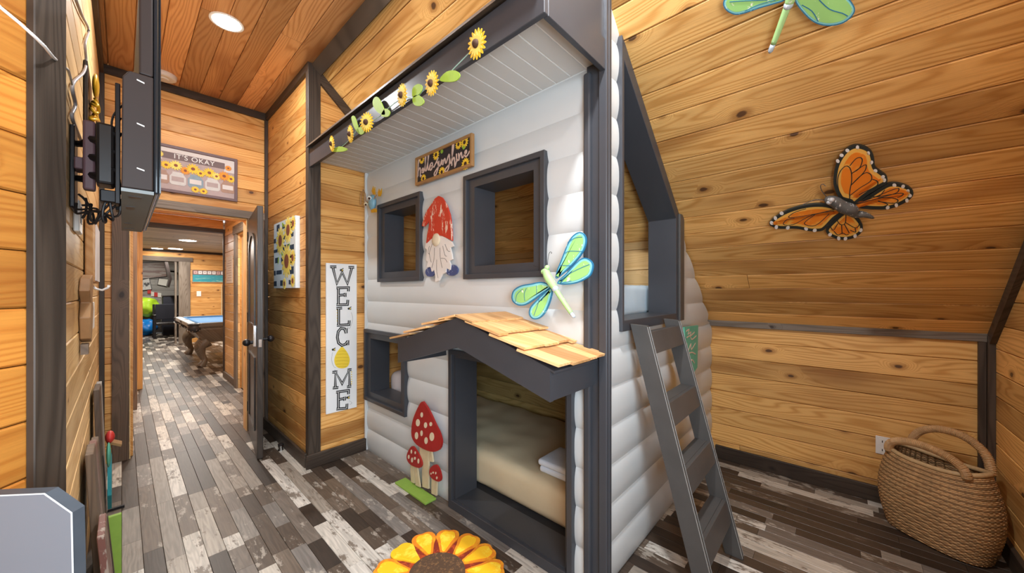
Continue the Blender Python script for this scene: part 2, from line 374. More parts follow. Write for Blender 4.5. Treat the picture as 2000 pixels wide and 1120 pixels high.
class MB:
    def __init__(s): s.v = []; s.f = []; s.uv = []
    def add(s, vs, fs, uv=None):
        b = len(s.v); s.v += [tuple(p) for p in vs]; s.f += [tuple(i + b for i in f) for f in fs]
        s.uv += list(uv) if uv else [None] * len(vs)
        return s
    def box(s, x0, x1, y0, y1, z0, z1):
        return s.add([(x, y, z) for z in (z0, z1) for y in (y0, y1) for x in (x0, x1)],
                     [(0, 2, 3, 1), (4, 5, 7, 6), (0, 1, 5, 4), (2, 6, 7, 3), (0, 4, 6, 2), (1, 3, 7, 5)])
    def obox(s, o, a, b, c):
        """box from corner o along the vectors a, b, c"""
        o, a, b, c = V(o), V(a), V(b), V(c)
        return s.add([o + a * i + b * j + c * k for k in (0, 1) for j in (0, 1) for i in (0, 1)],
                     [(0, 2, 3, 1), (4, 5, 7, 6), (0, 1, 5, 4), (2, 6, 7, 3), (0, 4, 6, 2), (1, 3, 7, 5)])
    def prism(s, pts, ext):
        """polygon (3D points) extruded by the vector ext"""
        n = len(pts); e = V(ext); pts = [V(p) for p in pts]
        return s.add(pts + [p + e for p in pts], [tuple(range(n))[::-1], tuple(range(n, 2 * n))] +
                     [(i, (i + 1) % n, n + (i + 1) % n, n + i) for i in range(n)])
    def tube(s, pts, r, n=8, cap=True, closed=False):
        pts = [V(p) for p in pts]; m = len(pts); rs = r if isinstance(r, (list, tuple)) else [r] * m
        rings = []; prev = None
        for i, p in enumerate(pts):
            if closed: d = (pts[(i + 1) % m] - pts[i - 1])
            else: d = (pts[min(i + 1, m - 1)] - pts[max(i - 1, 0)])
            d = d.normalized() if d.length > 1e-9 else V((0, 0, 1))
            if prev is None: a = d.orthogonal().normalized()
            else:
                a = prev - d * prev.dot(d)
                a = a.normalized() if a.length > 1e-6 else d.orthogonal().normalized()
            prev = a; b = d.cross(a)
            rings.append([p + (a * math.cos(t) + b * math.sin(t)) * rs[i] for t in (2 * math.pi * k / n for k in range(n))])
        vs = [q for rg in rings for q in rg]; fs = []
        for i in range(m if closed else m - 1):
            j = (i + 1) % m
            for k in range(n):
                l = (k + 1) % n; fs.append((i * n + k, i * n + l, j * n + l, j * n + k))
        if cap and not closed: fs += [tuple(range(n))[::-1], tuple(range((m - 1) * n, m * n))]
        return s.add(vs, fs)
    def ell(s, c, rx, ry, rz, nu=16, nv=10, rot=None):
        c = V(c); vs = []; fs = []
        for i in range(nv + 1):
            ph = math.pi * i / nv
            for k in range(nu):
                th = 2 * math.pi * k / nu
                q = V((rx * math.sin(ph) * math.cos(th), ry * math.sin(ph) * math.sin(th), rz * math.cos(ph)))
                vs.append(c + (rot @ q if rot else q))
        for i in range(nv):
            for k in range(nu):
                l = (k + 1) % nu; fs.append((i * nu + k, (i + 1) * nu + k, (i + 1) * nu + l, i * nu + l))
        return s.add(vs, fs)
    def lathe(s, c, prof, n=24, axis='Z'):
        c = V(c); vs = []; fs = []
        for r, h in prof:
            for k in range(n):
                t = 2 * math.pi * k / n; x, y = r * math.cos(t), r * math.sin(t)
                vs.append(c + (V((x, y, h)) if axis == 'Z' else V((h, x, y)) if axis == 'X' else V((x, h, y))))
        for i in range(len(prof) - 1):
            for k in range(n):
                l = (k + 1) % n; fs.append((i * n + k, i * n + l, (i + 1) * n + l, (i + 1) * n + k))
        fs += [tuple(range(n))[::-1], tuple(range((len(prof) - 1) * n, len(prof) * n))]
        return s.add(vs, fs)
    def build(s, name, mat, parent=None, smooth=False, tint=None, bevel=0.0, seg=2):
        me = bpy.data.meshes.new(name); me.from_pydata(s.v, [], s.f); me.validate()
        bm = bmesh.new(); bm.from_mesh(me)
        bmesh.ops.recalc_face_normals(bm, faces=bm.faces[:])
        if bevel:
            bmesh.ops.bevel(bm, geom=bm.edges[:], offset=bevel, segments=seg, affect='EDGES', profile=0.5, clamp_overlap=True)
        bm.to_mesh(me); bm.free()
        # board-wise texture directions: u along the longest side, v across
        co = [v.co for v in me.vertices]
        lo = [min(c[i] for c in co) for i in range(3)]; hi = [max(c[i] for c in co) for i in range(3)]
        ax = sorted(range(3), key=lambda i: lo[i] - hi[i])
        ou, ov = rnd.random() * 60, rnd.random() * 60
        uvs = [(c[ax[0]] + ou, c[ax[1]] + c[ax[2]] * 0.97 + ov) for c in co]
        finish(me, mat, uvs, rnd.random() if tint is None else tint, smooth)
        return link(name, me, parent)
def board_data(o, U, L, W, wd, N, t, c=0.004):
    """box board with eased face edges: o = front lower corner, U along, W across, N towards the viewer"""
    o, U, W, N = V(o), V(U), V(W), V(N)
    prof = [(0, -t), (wd, -t), (wd, -c), (wd - c, 0), (c, 0), (0, -c)]
    vs = [o + U * u + W * a + N * b for u in (0, L) for a, b in prof]
    fs = [(0, 1, 2, 3, 4, 5)[::-1], (6, 7, 8, 9, 10, 11)] + [(i, (i + 1) % 6, 6 + (i + 1) % 6, 6 + i) for i in range(6)]
    ou, ov = rnd.random() * 60, rnd.random() * 60
    uvs = [(u + ou, a - b + ov) for u in (0, L) for a, b in prof]
    return vs, fs, uvs
def board(name, o, U, L, W, wd, N, t, mat, parent=None, c=0.004, tint=None):
    vs, fs, uvs = board_data(o, U, L, W, wd, N, t, c)
    me = bpy.data.meshes.new(name); me.from_pydata([tuple(v) for v in vs], [], fs)
    finish(me, mat, uvs, rnd.random() if tint is None else tint)
    return link(name, me, parent)
def cut(iv, holes):
    """intervals iv minus holes"""
    for h0, h1 in holes:
        out = []
        for a, b in iv:
            if h1 <= a or h0 >= b: out.append((a, b)); continue
            if h0 > a: out.append((a, h0))
            if h1 < b: out.append((h1, b))
        iv = out
    return iv
PITCH = 0.129
def wall(name, label, O, U, L, N, top, mat, openings=(), limit=None, pitch=PITCH, z_from=0.0, joint=None, W=(0, 0, 1), back=True, bname='board', cat='wall'):
    """a boarded surface: a backing slab and every board on it; openings are (u0, u1, w0, w1)"""
    O, U, N, W = V(O), V(U).normalized(), V(N).normalized(), V(W).normalized()
    t = 0.022
    root = None
    rows = []
    w = z_from
    while w < top - 0.01:
        rows.append((w, min(w + pitch, top))); w += pitch
    bm = MB()
    for a, b in rows:
        ue = min(L, limit(b)) if limit else L
        hs = [(p, q) for p, q, r, s in openings if r < b - 0.02 and s > a + 0.02]
        for u0, u1 in cut([(0, ue)], hs):
            bm.obox(O + U * u0 + W * a - N * (t + 0.03), U * (u1 - u0), W * (b - a), N * 0.03)
    root = bm.build(name, mat if mat != 'pine_pale' else 'pine', None)
    tag(root, label, cat, None, 'structure')
    g = 0.0012
    for a, b in rows:
        ue = min(L, limit(a) + 0.02) if limit else L
        if ue <= 0.02: continue
        cutsegs = []
        full = [(p, q) for p, q, r, s in openings if r <= a + 0.02 and s >= b - 0.02]
        part = [(p, q, r, s) for p, q, r, s in openings if not (r <= a + 0.02 and s >= b - 0.02) and r < b and s > a]
        for u0, u1 in cut([(0, ue)], full + [(p, q) for p, q, r, s in part]):
            cutsegs.append((u0, u1, a, b))
        for p, q, r, s in part:
            if s < b: cutsegs.append((p, q, s, b))
            if r > a: cutsegs.append((p, q, a, r))
        for u0, u1, wa, wb in cutsegs:
            js = [u0]
            if joint and u1 - u0 > joint * 1.2 and rnd.random() < 0.6:
                js.append(u0 + (u1 - u0) * rnd.uniform(0.25, 0.75))
            js.append(u1)
            for i in range(len(js) - 1):
                if js[i + 1] - js[i] < 0.01 or wb - wa < 0.012: continue
                board(bname, O + U * (js[i] + g) + W * (wa + g), U, js[i + 1] - js[i] - 2 * g, W, wb - wa - 2 * g, N, t, mat, root)
    return root
TRIM = [0]
def trim(p0, p1, W, wd, N, t, mat='trim_wood', name=None, label=None):
    """a trim board whose front face starts at p0, running to p1"""
    p0, p1 = V(p0), V(p1); U = (p1 - p0); L = U.length; U.normalize()
    if name is None:
        TRIM[0] += 1; name = 'trim_%d' % TRIM[0]
    o = board(name, p0, U, L, V(W).normalized(), wd, V(N).normalized(), t, mat, None, 0.003)
    return tag(o, label or 'dark stained wood trim board', 'trim', None, 'structure')

# ------------------------------------------------------------------ the room shell
LX = -0.12; FY = 4.20; CX = 0.978; WY = 2.99; KX = 3.26; RY = -0.63; KZ = 1.09
A0 = V((LX, 1.413, 0)); AD = V((-math.sin(math.radians(40)), -math.cos(math.radians(40)), 0)); AN = V((math.cos(math.radians(40)), -math.sin(math.radians(40)), 0))
AL = (A0.y - RY) / -AD.y
wall('wall_left', 'pine board wall carrying the television, its light put into a pale colour', (LX, FY, 0), (0, -1, 0), FY - A0.y, (1, 0, 0), CEIL, 'pine_pale', pitch=0.131)  # pale colour stands in for the light on this wall
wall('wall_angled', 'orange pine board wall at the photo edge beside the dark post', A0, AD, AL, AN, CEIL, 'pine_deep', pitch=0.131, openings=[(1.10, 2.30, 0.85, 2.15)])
wall('wall_far', 'orange pine wall around the open doorway, jar picture above', (LX, FY, 0), (1, 0, 0), CX - LX, (0, -1, 0), CEIL, 'pine', openings=[(0.04 - LX, 0.81 - LX, 0, 2.04)])
wall('wall_niche', 'pine board wall carrying the square sunflower canvas', (CX, FY, 0), (0, -1, 0), FY - WY, (-1, 0, 0), CEIL, 'pine')
wall('wall_alcove', 'pine board wall behind the tall welcome sign', (CX, WY, 0), (1, 0, 0), KX - CX, (0, -1, 0), CEIL, 'pine', limit=lambda z: slope_x(z) - CX + 0.01)
wall('wall_knee', 'low pine wall behind the ladder and basket', (KX, WY, 0), (0, -1, 0), WY - RY, (-1, 0, 0), KZ, 'pine_slope', pitch=0.136, joint=2.4)
wall('wall_right', 'pine end wall beside the wicker basket', (KX, RY, 0), (-1, 0, 0), KX + 1.9, (0, 1, 0), CEIL, 'pine_slope',
     openings=[(KX - 0.60, KX + 1.10, 0.85, 2.15)])
s_len = math.hypot(1, SL_K)
SU = V((1, 0, -SL_K)) / s_len
wall('ceiling', 'flat pine board ceiling with the round recessed lamp', (-1.95, RY, CEIL), (0, 1, 0), FY - RY, (0, 0, -1), 2.95 + CX - 0.978, 'pine_ceiling', W=(1, 0, 0), pitch=0.134, joint=3.0, cat='ceiling')
wall('ceiling_slope', 'sloping pine board ceiling behind the butterfly', (SL_X0, RY, SL_Z0), (0, 1, 0), WY - RY, (-SL_K, 0, -1), (KX - SL_X0) * s_len, 'pine_slope', W=SU, pitch=0.137, joint=2.0, cat='ceiling')

# trims
trim((LX, FY - 0.0, CEIL - 0.066) , (CX, FY, CEIL - 0.066), (0, 0, 1), 0.066, (0, -1, 0), -0.024, label='dark crown trim above the jar picture')
def tbox(x0, x1, y0, y1, z0, z1, label, mat='trim_wood', name=None, bevel=0.002, cat='trim'):
    if name is None:
        TRIM[0] += 1; name = 'trim_%d' % TRIM[0]
    o = MB().box(x0, x1, y0, y1, z0, z1).build(name, mat, None, bevel=bevel, seg=1)
    return tag(o, label, cat, None, 'structure')
bpy.data.objects.remove(bpy.data.objects['trim_1']); TRIM[0] = 0
tbox(LX, CX, FY - 0.024, FY, CEIL - 0.066, CEIL, 'dark crown trim above the jar picture')
tbox(LX, LX + 0.024, A0.y - 0.02, FY - 0.025, CEIL - 0.075, CEIL, 'dark crown trim along the top of the television wall')
tbox(CX - 0.024, CX, WY - 0.002, FY - 0.025, CEIL - 0.066, CEIL, 'dark crown trim above the sunflower canvas wall')
o = MB().obox(V((SL_X0 - 0.012, RY, SL_Z0 + 0.006)) , V((0, WY - RY - 0.026, 0)), SU * 0.088, V((-SL_K, 0, -1)).normalized() * 0.022).build('trim_break', 'trim_wood', None)
tag(o, 'dark trim strip where the flat ceiling meets the slope', 'trim', None, 'structure')
def slope_trim(name, y0, y1, xa, xb, wd, label):
    dn = V((-SL_K, 0, -1)).normalized()
    o = MB().obox(V((xa, y0, slope_z(xa))), SU * ((xb - xa) * s_len), dn * wd, V((0, y1 - y0, 0))).build(name, 'trim_wood', None)
    return tag(o, label, 'trim', None, 'structure')
slope_trim('trim_rake', WY - 0.024, WY, 1.02, 1.9, 0.066, 'dark slanting trim above the welcome wall')
slope_trim('trim_gable', RY, RY + 0.024, 1.02, KX - 0.02, 0.062, 'dark slanting trim at the right edge above the basket')
tbox(LX, LX + 0.028, FY - 0.024, FY, 0, CEIL - 0.067, 'dark corner trim between television wall and doorway')
tbox(CX - 0.028, CX, FY - 0.024, FY - 0.001, 0, CEIL - 0.067, 'dark corner trim right of the doorway header')
tbox(CX - 0.026, CX + 0.062, WY - 0.026, WY, 0.0, CEIL - 0.012, 'dark corner post left of the welcome sign')
tbox(CX - 0.026, CX, WY + 0.0005, WY + 0.034, 0.0, CEIL - 0.068, 'dark narrow edge board beside the canvas wall')
tbox(KX - 0.024, KX, RY, WY, 1.064, 1.131, 'grey brown trim rail above the basket', 'trim_grey')
tbox(KX - 0.05, KX, RY, RY + 0.026, 0, 1.10, 'dark corner trim behind the basket')
tbox(KX - 0.024, KX - 0.0, RY + 0.0265, RY + 0.055, 0, 1.063, 'dark corner trim board on the low wall')
# post on the angled wall at the left edge of the picture
o = MB().obox(A0 + AD * 0.047 + AN * 0.0, -AD * 0.068, AN * 0.018, V((0, 0, CEIL))).build('trim_post', 'trim_wood', None, bevel=0.002, seg=1)
tag(o, 'dark wood post at the left edge of the picture', 'trim', None, 'structure')
# base boards
def base(name, x0, x1, y0, y1, label, h=0.105, mat='trim_wood'):
    o = MB().box(x0, x1, y0, y1, 0, h).build(name, mat, None, bevel=0.003, seg=1)
    return tag(o, label, 'baseboard', None, 'structure')
base('baseboard_niche', CX - 0.045, CX - 0.0265, WY + 0.0, FY - 0.03, 'dark baseboard under the sunflower canvas')
base('baseboard_alcove', CX - 0.045, 1.395, WY - 0.046, WY - 0.027, 'dark baseboard under the welcome sign')
base('baseboard_knee', KX - 0.02, KX, RY + 0.06, 0.74, 'dark baseboard behind ladder and basket', 0.103)
base('baseboard_right', 1.0, KX - 0.05, RY, RY + 0.02, 'dark baseboard in the corner under the end wall', 0.103)
# unseen windows added behind the camera to carry the fill daylight
m, nt, b = new_mat('added_window_glass'); nbx = NB(nt)
tr = nbx.node('ShaderNodeBsdfTransparent'); gl = nbx.node('ShaderNodeBsdfGlossy'); gl.inputs['Roughness'].default_value = 0.03
mx = nbx.node('ShaderNodeMixShader'); mx.inputs[0].default_value = 0.06
nbx.link(tr.outputs[0], mx.inputs[1]); nbx.link(gl.outputs[0], mx.inputs[2]); nbx.link(mx.outputs[0], nt.nodes['Material Output'].inputs['Surface'])
w2 = thing('added_window_1', 'wide unseen window added in the end wall behind the camera for fill light', 'window', None, 'structure')
for a, b, c, d in ((-1.16, 0.66, 0.79, 0.85), (-1.16, 0.66, 2.15, 2.21), (-1.16, -1.10, 0.85, 2.15), (0.60, 0.66, 0.85, 2.15)):
    MB().box(a, b, RY, RY + 0.03, c, d).build('added_window_frame', 'trim_wood', w2)
MB().box(-1.10, 0.60, RY - 0.03, RY - 0.025, 0.85, 2.15).build('pane', 'added_window_glass', w2)
w3 = thing('added_window_2', 'unseen window added in the angled wall behind the camera for fill light', 'window', None, 'structure')
def aw(u, n, z): return A0 + AD * u + AN * n + V((0, 0, z))
for a, b, c, d in ((1.04, 2.36, 0.79, 0.85), (1.04, 2.36, 2.15, 2.21), (1.04, 1.10, 0.85, 2.15), (2.30, 2.36, 0.85, 2.15)):
    MB().obox(aw(a, 0, c), AD * (b - a), AN * 0.03, V((0, 0, d - c))).build('added_window_frame', 'trim_wood', w3)
MB().obox(aw(1.10, -0.03, 0.85), AD * 1.2, AN * 0.005, V((0, 0, 1.3))).build('pane', 'added_window_glass', w3)

# far doorway: casing, header, jambs
d1 = thing('door_1', 'brown grey wooden casing of the open doorway', 'doorway', None, 'structure')
MB().box(-0.056, 0.037, FY - 0.022, FY, 0, 2.041).build('casing', 'trim_brown', d1, bevel=0.002, seg=1)
MB().box(0.813, 0.948, FY - 0.022, FY, 0, 2.041).build('casing', 'trim_brown', d1, bevel=0.002, seg=1)
MB().box(-0.06, 0.95, FY - 0.026, FY, 2.041, 2.112).build('header', 'trim_grey', d1, bevel=0.002, seg=1)
MB().box(0.028, 0.044, FY, FY + 0.13, 0, 2.04).build('jamb', 'pine_pale', d1)
MB().box(0.806, 0.822, FY, FY + 0.13, 0, 2.04).build('jamb', 'pine_pale', d1)
MB().box(0.045, 0.805, FY, FY + 0.13, 2.026, 2.042).build('head_jamb', 'pine', d1)

# ------------------------------------------------------------------ hall and pool room beyond the doorway
HZ = 2.44; PZ = 2.37; PY0 = 7.06; PY1 = 12.4; AY1 = 16.0
def slab(name, x0, x1, y0, y1, z0, z1, mat, label, cat='wall'):
    return tag(MB().box(x0, x1, y0, y1, z0, z1).build(name, mat), label, cat, None, 'structure')
slab('wall_hall_left', -0.05, 0.06, FY + 0.06, PY0, 0, HZ, 'pine', 'hall wall seen edge on left of the doorway')
wall('wall_hall_right', 'pine hall wall beyond the open door', (1.08, PY0, 0), (0, -1, 0), PY0 - FY - 0.06, (-1, 0, 0), HZ, 'pine_pale',
     openings=[(PY0 - 6.12, PY0 - 5.2, 0, 2.12)])
slab('ceiling_hall', -0.05, 1.2, FY + 0.06, PY0, HZ, HZ + 0.05, 'pine_pale', 'hall ceiling beyond the doorway', 'ceiling')
slab('wall_hall_front', -0.3, 1.3, FY + 0.055, FY + 0.059, 2.045, 3.3, 'pine', 'back of the doorway wall seen from the hall')
d2 = thing('door_2', 'pale door with grey casing in the hall wall', 'door', None, 'structure')
MB().box(1.055, 1.079, 6.12, 6.26, 0, 2.13).build('casing', 'trim_grey', d2)
MB().box(1.055, 1.079, 5.06, 5.2, 0, 2.13).build('casing', 'trim_grey', d2)
MB().box(1.05, 1.079, 5.04, 6.3, 2.13, 2.25).build('header', 'trim_grey', d2)
MB().box(1.12, 1.16, 5.2, 6.12, 0.0, 2.12).build('door_leaf', 'hall_door', d2)
base('baseboard_hall', 1.06, 1.08, 6.27, PY0, 'grey baseboard of the hall wall', 0.10, 'trim_grey')
tbox(0.061, 0.115, 5.86, 5.90, 0, HZ - 0.01, 'dark vertical trim in the hall behind the doorway casing', 'trim_brown')
tbox(1.06, 1.10, PY0 - 0.0, PY0 + 0.03, 0, 2.25, 'dark edge trim where the hall opens into the pool room')
b2 = thing('wall_pool_header', 'orange beam with dark lower edge over the hall end', 'beam', None, 'structure')
board('beam_board', (0.1, PY0, 2.30), (1, 0, 0), 0.96, (0, 0, 1), 0.14, (0, -1, 0), 0.10, 'pine', b2)
MB().box(0.1, 1.10, PY0 - 0.02, PY0 + 0.12, 2.245, 2.30).build('beam_edge', 'trim_wood', b2)
slab('wall_pool_front_left', -1.6, 0.19, PY0, PY0 + 0.1, 0, HZ, 'pine', 'pool room wall left of the hall opening')
slab('wall_pool_front_right', 1.10, 3.3, PY0 + 0.03, PY0 + 0.1, 0, HZ, 'pine', 'pool room wall right of the hall opening')
slab('wall_pool_left', -1.66, -1.6, PY0, AY1, 0, HZ, 'pine', 'left wall of the pool room')
slab('wall_pool_right', 3.3, 3.36, PY0, AY1, 0, HZ, 'pine', 'right wall of the pool room')
wall('wall_pool_far', 'orange pine wall of the pool room with the teal sign', (-1.6, PY1, 0), (1, 0, 0), 4.9, (0, -1, 0), PZ, 'pine', openings=[(1.55, 2.6, 0, 2.10)], pitch=0.145)
wall('ceiling_pool', 'weathered board ceiling of the pool room with round lamps', (-1.6, PY0 + 0.1, PZ), (1, 0, 0), 4.9, (0, 0, -1), AY1 - PY0 - 0.1, 'tan_board', W=(0, 1, 0), pitch=0.19, joint=1.0, cat='ceiling')
wall('wall_pool_nook', 'grey board wall with tilted pictures far behind', (-1.6, AY1, 0), (1, 0, 0), 4.9, (0, -1, 0), PZ, 'grey_board', pitch=0.17, joint=2)
tbox(-1.6, 3.3, PY1 - 0.025, PY1, PZ - 0.055, PZ, 'dark crown trim of the pool room')
tbox(0.97, 1.19, PY1 - 0.03, PY1, 0, 2.09, 'broad grey post beside the far opening', 'trim_grey')
tbox(0.90, 0.935, PY1, PY1 + 0.12, 0, 2.09, 'pale jamb edge of the far opening', 'trim_grey')
tbox(-0.10, 1.24, PY1 - 0.034, PY1, 2.09, 2.20, 'weathered header board over the far opening', 'trim_grey')

# ------------------------------------------------------------------ floor: nearest visible planks as parts, the rest joined
fl = MB().box(-2.0, 3.4, RY - 0.1, AY1 + 0.1, -0.06, -0.012).build('floor', 'dark_base')
tag(fl, 'mixed brown, grey and whitewashed plank floor', 'floor', None, 'structure')
def project(p):
    q = V(p) - CC; w = q.dot(FW)
    return (1000 + FPX * q.dot(RT) / w, HOR - FPX * q.z / w, w) if w > 0.05 else (-1, -1, -1)
PAL = [0.02, 0.08, 0.16, 0.22, 0.28, 0.33, 0.40, 0.46, 0.52, 0.58, 0.63, 0.70, 0.78, 0.86, 0.90, 0.95]
WGT = [6, 8, 8, 8, 8, 8, 8, 7, 7, 6, 5, 5, 6, 8, 7, 5]
cells = []
PW = 0.074
frng = random.Random(34)
for i in range(int(5.4 / PW)):
    x0 = -2.0 + i * PW
    y = RY + frng.random() * -0.5
    while y < AY1:
        L = frng.choice([0.14, 0.2, 0.26, 0.3, 0.38, 0.45, 0.55, 0.7, 0.9])
        if y > 7: L = min(L, 0.45)
        a, b = max(y, RY), min(y + L, AY1); y += L
        if b - a < 0.02: continue
        cx, cy = x0 + PW / 2, (a + b) / 2
        t = frng.choices(PAL, WGT)[0] + frng.uniform(-0.02, 0.02)
        cells.append((x0, a, b, max(0.0, min(1.0, t))))
def in_view(c):
    x0, a, b, t = c
    if x0 > 1.36 and a > 0.8 and b < 3.0: return False
    if x0 + PW < LX: return False
    for yy in (a, (a + b) / 2, b):
        px, py, w = project((x0 + PW / 2, yy, 0))
        if w > 0 and -40 < px < 2040 and py < 1160: return True
    return False
def room(c):
    x0, a, b, t = c
    if b <= FY: return x0 + PW > LX and not (x0 > CX and a > WY + 0.1)
    if b <= PY0: return x0 + PW > 0.0 and x0 < 1.1
    return -1.6 < x0
vis = []
rest = []
for c in cells:
    if not room(c): rest.append(c); continue
    (vis if in_view(c) else rest).append(c)
def px_size(c):
    x0, a, b, t = c
    w = max(0.4, project((x0 + PW / 2, (a + b) / 2, 0))[2])
    return (b - a) * PW / w ** 3
vis.sort(key=px_size, reverse=True)
near, far = vis[:296], vis[296:] + [c for c in rest if c[1] < FY + 0.2]
for x0, a, b, t in near:
    board('plank', (x0 + 0.0006, a + 0.0006, 0), (0, 1, 0), b - a - 0.0012, (1, 0, 0), PW - 0.0012, (0, 0, 1), 0.012, 'floor_plank', fl, 0.0012, t)
fm = MB(); tints = []
for x0, a, b, t in far:
    vs_, fs_, uv_ = board_data((x0 + 0.0006, a + 0.0006, 0), (0, 1, 0), b - a - 0.0012, (1, 0, 0), PW - 0.0012, (0, 0, 1), 0.012, 0.0012)
    fm.add(vs_, fs_, uv_); tints += [t] * 12
me = bpy.data.meshes.new('plank_field'); me.from_pydata(fm.v, [], fm.f)
finish(me, 'floor_plank', fm.uv, tints)
tag(link('plank_field', me, fl), kind='stuff')
# ------------------------------------------------------------------ the log cabin bunk bed
bunk = thing('bunk_house', 'grey log cabin bunk bed with charcoal window frames and overhanging roof', 'bunk bed')
LOGP = 0.18
def autosmooth(o, ang=0.7):
    me = o.data; me.polygons.foreach_set('use_smooth', [True] * len(me.polygons)); me.set_sharp_from_angle(angle=ang)
    return o
def prof(z):
    t = (z % LOGP) / LOGP
    return 0.014 * max(0.0, 1 - abs(2 * t - 1) ** 2.6)
def log_cell(mb, za, zb, a0, a1, pt):
    """one length of log between the heights za..zb; a0(z), a1(z) its ends; pt(a, depth, z) -> point, depth < 0 is proud"""
    k = int(za / LOGP + 1e-6); zz = [za]
    N = 12
    for j in range(1, N):
        z = (k + 0.5 - 0.5 * math.cos(math.pi * j / N)) * LOGP
        if za + 0.002 < z < zb - 0.002: zz.append(z)
    zz.append(zb)
    def dep(z, i):
        t = (z - k * LOGP) / LOGP
        return -0.014 * max(0.0, 1 - abs(2 * t - 1) ** 2.6)
    vs = []; fs = []
    for i, z in enumerate(zz):
        d = dep(z, i)
        vs += [pt(a0(z), d, z), pt(a1(z), d, z), pt(a0(z), 0.14, z), pt(a1(z), 0.14, z)]
    n = len(zz)
    for i in range(n - 1):
        b, c = 4 * i, 4 * i + 4
        fs += [(b, b + 1, c + 1, c), (b + 2, c + 2, c + 3, b + 3), (b, c, c + 2, b + 2), (b + 1, b + 3, c + 3, c + 1)]
    fs += [(0, 2, 3, 1), (4 * n - 4, 4 * n - 3, 4 * n - 1, 4 * n - 2)]
    mb.add(vs, fs)
FRX = 1.41
FO = [(1.048, 1.657, 1.418, 2.032), (2.115, 2.72, 1.418, 2.032), (2.31, 2.955, 0.434, 1.028), (0.892, 1.80, 0.0, 0.985)]
def front_pt(a, d, z): return (FRX + d, a, z)
for k in range(14):
    za, zb = k * LOGP, min((k + 1) * LOGP, 2.345)
    if zb <= za: break
    ys = sorted({0.83, 2.968} | {y for o in FO for y in o[:2] if o[2] < zb and o[3] > za})
    ys = [y for y in ys if 0.83 <= y <= 2.968]
    mb = MB()
    segs = []
    for y0, y1 in zip(ys, ys[1:]):
        zr = cut([(za, zb)], [(o[2], o[3]) for o in FO if o[0] <= y0 + 1e-4 and o[1] >= y1 - 1e-4])
        for a, b in zr:
            if b - a > 0.004: segs.append([y0, y1, a, b])
    merged = []
    for s_ in segs:   # neighbouring full lengths become one log
        if merged and abs(merged[-1][1] - s_[0]) < 1e-4 and merged[-1][2:] == s_[2:]: merged[-1][1] = s_[1]
        else: merged.append(s_)
    for y0, y1, a, b in merged:
        m1 = MB(); log_cell(m1, a, b, lambda z, y0=y0: y0, lambda z, y1=y1: y1, front_pt)
        autosmooth(m1.build('log', 'log_paint', bunk))
SDY = 0.78
def side_pt(a, d, z): return (a, SDY + d, z)
for k in range(15):
    za, zb = k * LOGP, (k + 1) * LOGP
    zb = min(zb, 2.66)
    if zb <= za: break
    end = lambda z: min(KX - 0.115 if z > 1.1 else KX - 0.005, slope_x(z) - 0.03)
    lo = (za, min(zb, 1.16)); hi = (max(za, 1.16), zb)
    if lo[1] - lo[0] > 0.004:
        m1 = MB(); log_cell(m1, lo[0], lo[1], lambda z: 1.44, end, side_pt); autosmooth(m1.build('log', 'log_paint', bunk))
    if hi[1] - hi[0] > 0.004:
        m1 = MB(); log_cell(m1, hi[0], hi[1], lambda z: 1.44, lambda z: 1.590, side_pt); autosmooth(m1.build('log', 'log_paint', bunk))
        if hi[0] < 1.76:
            b = min(hi[1], 1.78)
            m1 = MB(); log_cell(m1, hi[0], b, lambda z: 2.446, lambda z: slope_x(z) - 0.03, side_pt); autosmooth(m1.build('log', 'log_paint', bunk))
def ring(name, mat, parent, outer, inner, axis, d0, d1, bevel=0.0):
    """a frame: outer and inner outlines (a, z) with depth d0..d1 along the axis"""
    n = len(outer); P = (lambda a, d, z: (d, a, z)) if axis == 'X' else (lambda a, d, z: (a, d, z))
    vs = [P(a, d, z) for d in (d0, d1) for poly in (outer, inner) for a, z in poly]
    fs = []
    for i in range(n):
        j = (i + 1) % n
        fs += [(i, j, n + j, n + i), (2 * n + i, 3 * n + i, 3 * n + j, 2 * n + j), (i, 2 * n + i, 2 * n + j, j), (n + i, n + j, 3 * n + j, 3 * n + i)]
    return MB().add(vs, fs).build(name, mat, parent, bevel=bevel, seg=1)
def rect(y0, y1, z0, z1): return [(y0, z0), (y1, z0), (y1, z1), (y0, z1)]
def shrink(r, d, e=None):
    e = d if e is None else e
    (a, b), (c, _), (_, f), _ = r
    return rect(a + d, c - d, b + e, f - e)
for (y0, y1, z0, z1) in FO[:3]:
    r = rect(y0, y1, z0, z1)
    w = ring('window_trim', 'charcoal', bunk, r, shrink(r, 0.028), 'X', 1.374, 1.415, 0.002)
    ring('window_casing', 'charcoal', bunk, shrink(r, 0.026), shrink(r, 0.082, 0.075), 'X', 1.394, 1.425)
    ring('window_jamb', 'charcoal', bunk, shrink(r, 0.060, 0.055), shrink(r, 0.080, 0.073), 'X', 1.405, 1.565)
# doorway of the lower bunk
r = rect(0.892, 1.80, 0.0, 0.985)
ring('door_trim', 'charcoal', bunk, r, rect(0.922, 1.77, 0.052, 0.955), 'X', 1.374, 1.42, 0.002)
ring('door_jamb', 'charcoal', bunk, rect(0.917, 1.775, 0.048, 0.96), rect(0.94, 1.752, 0.058, 0.935), 'X', 1.394, 1.57)
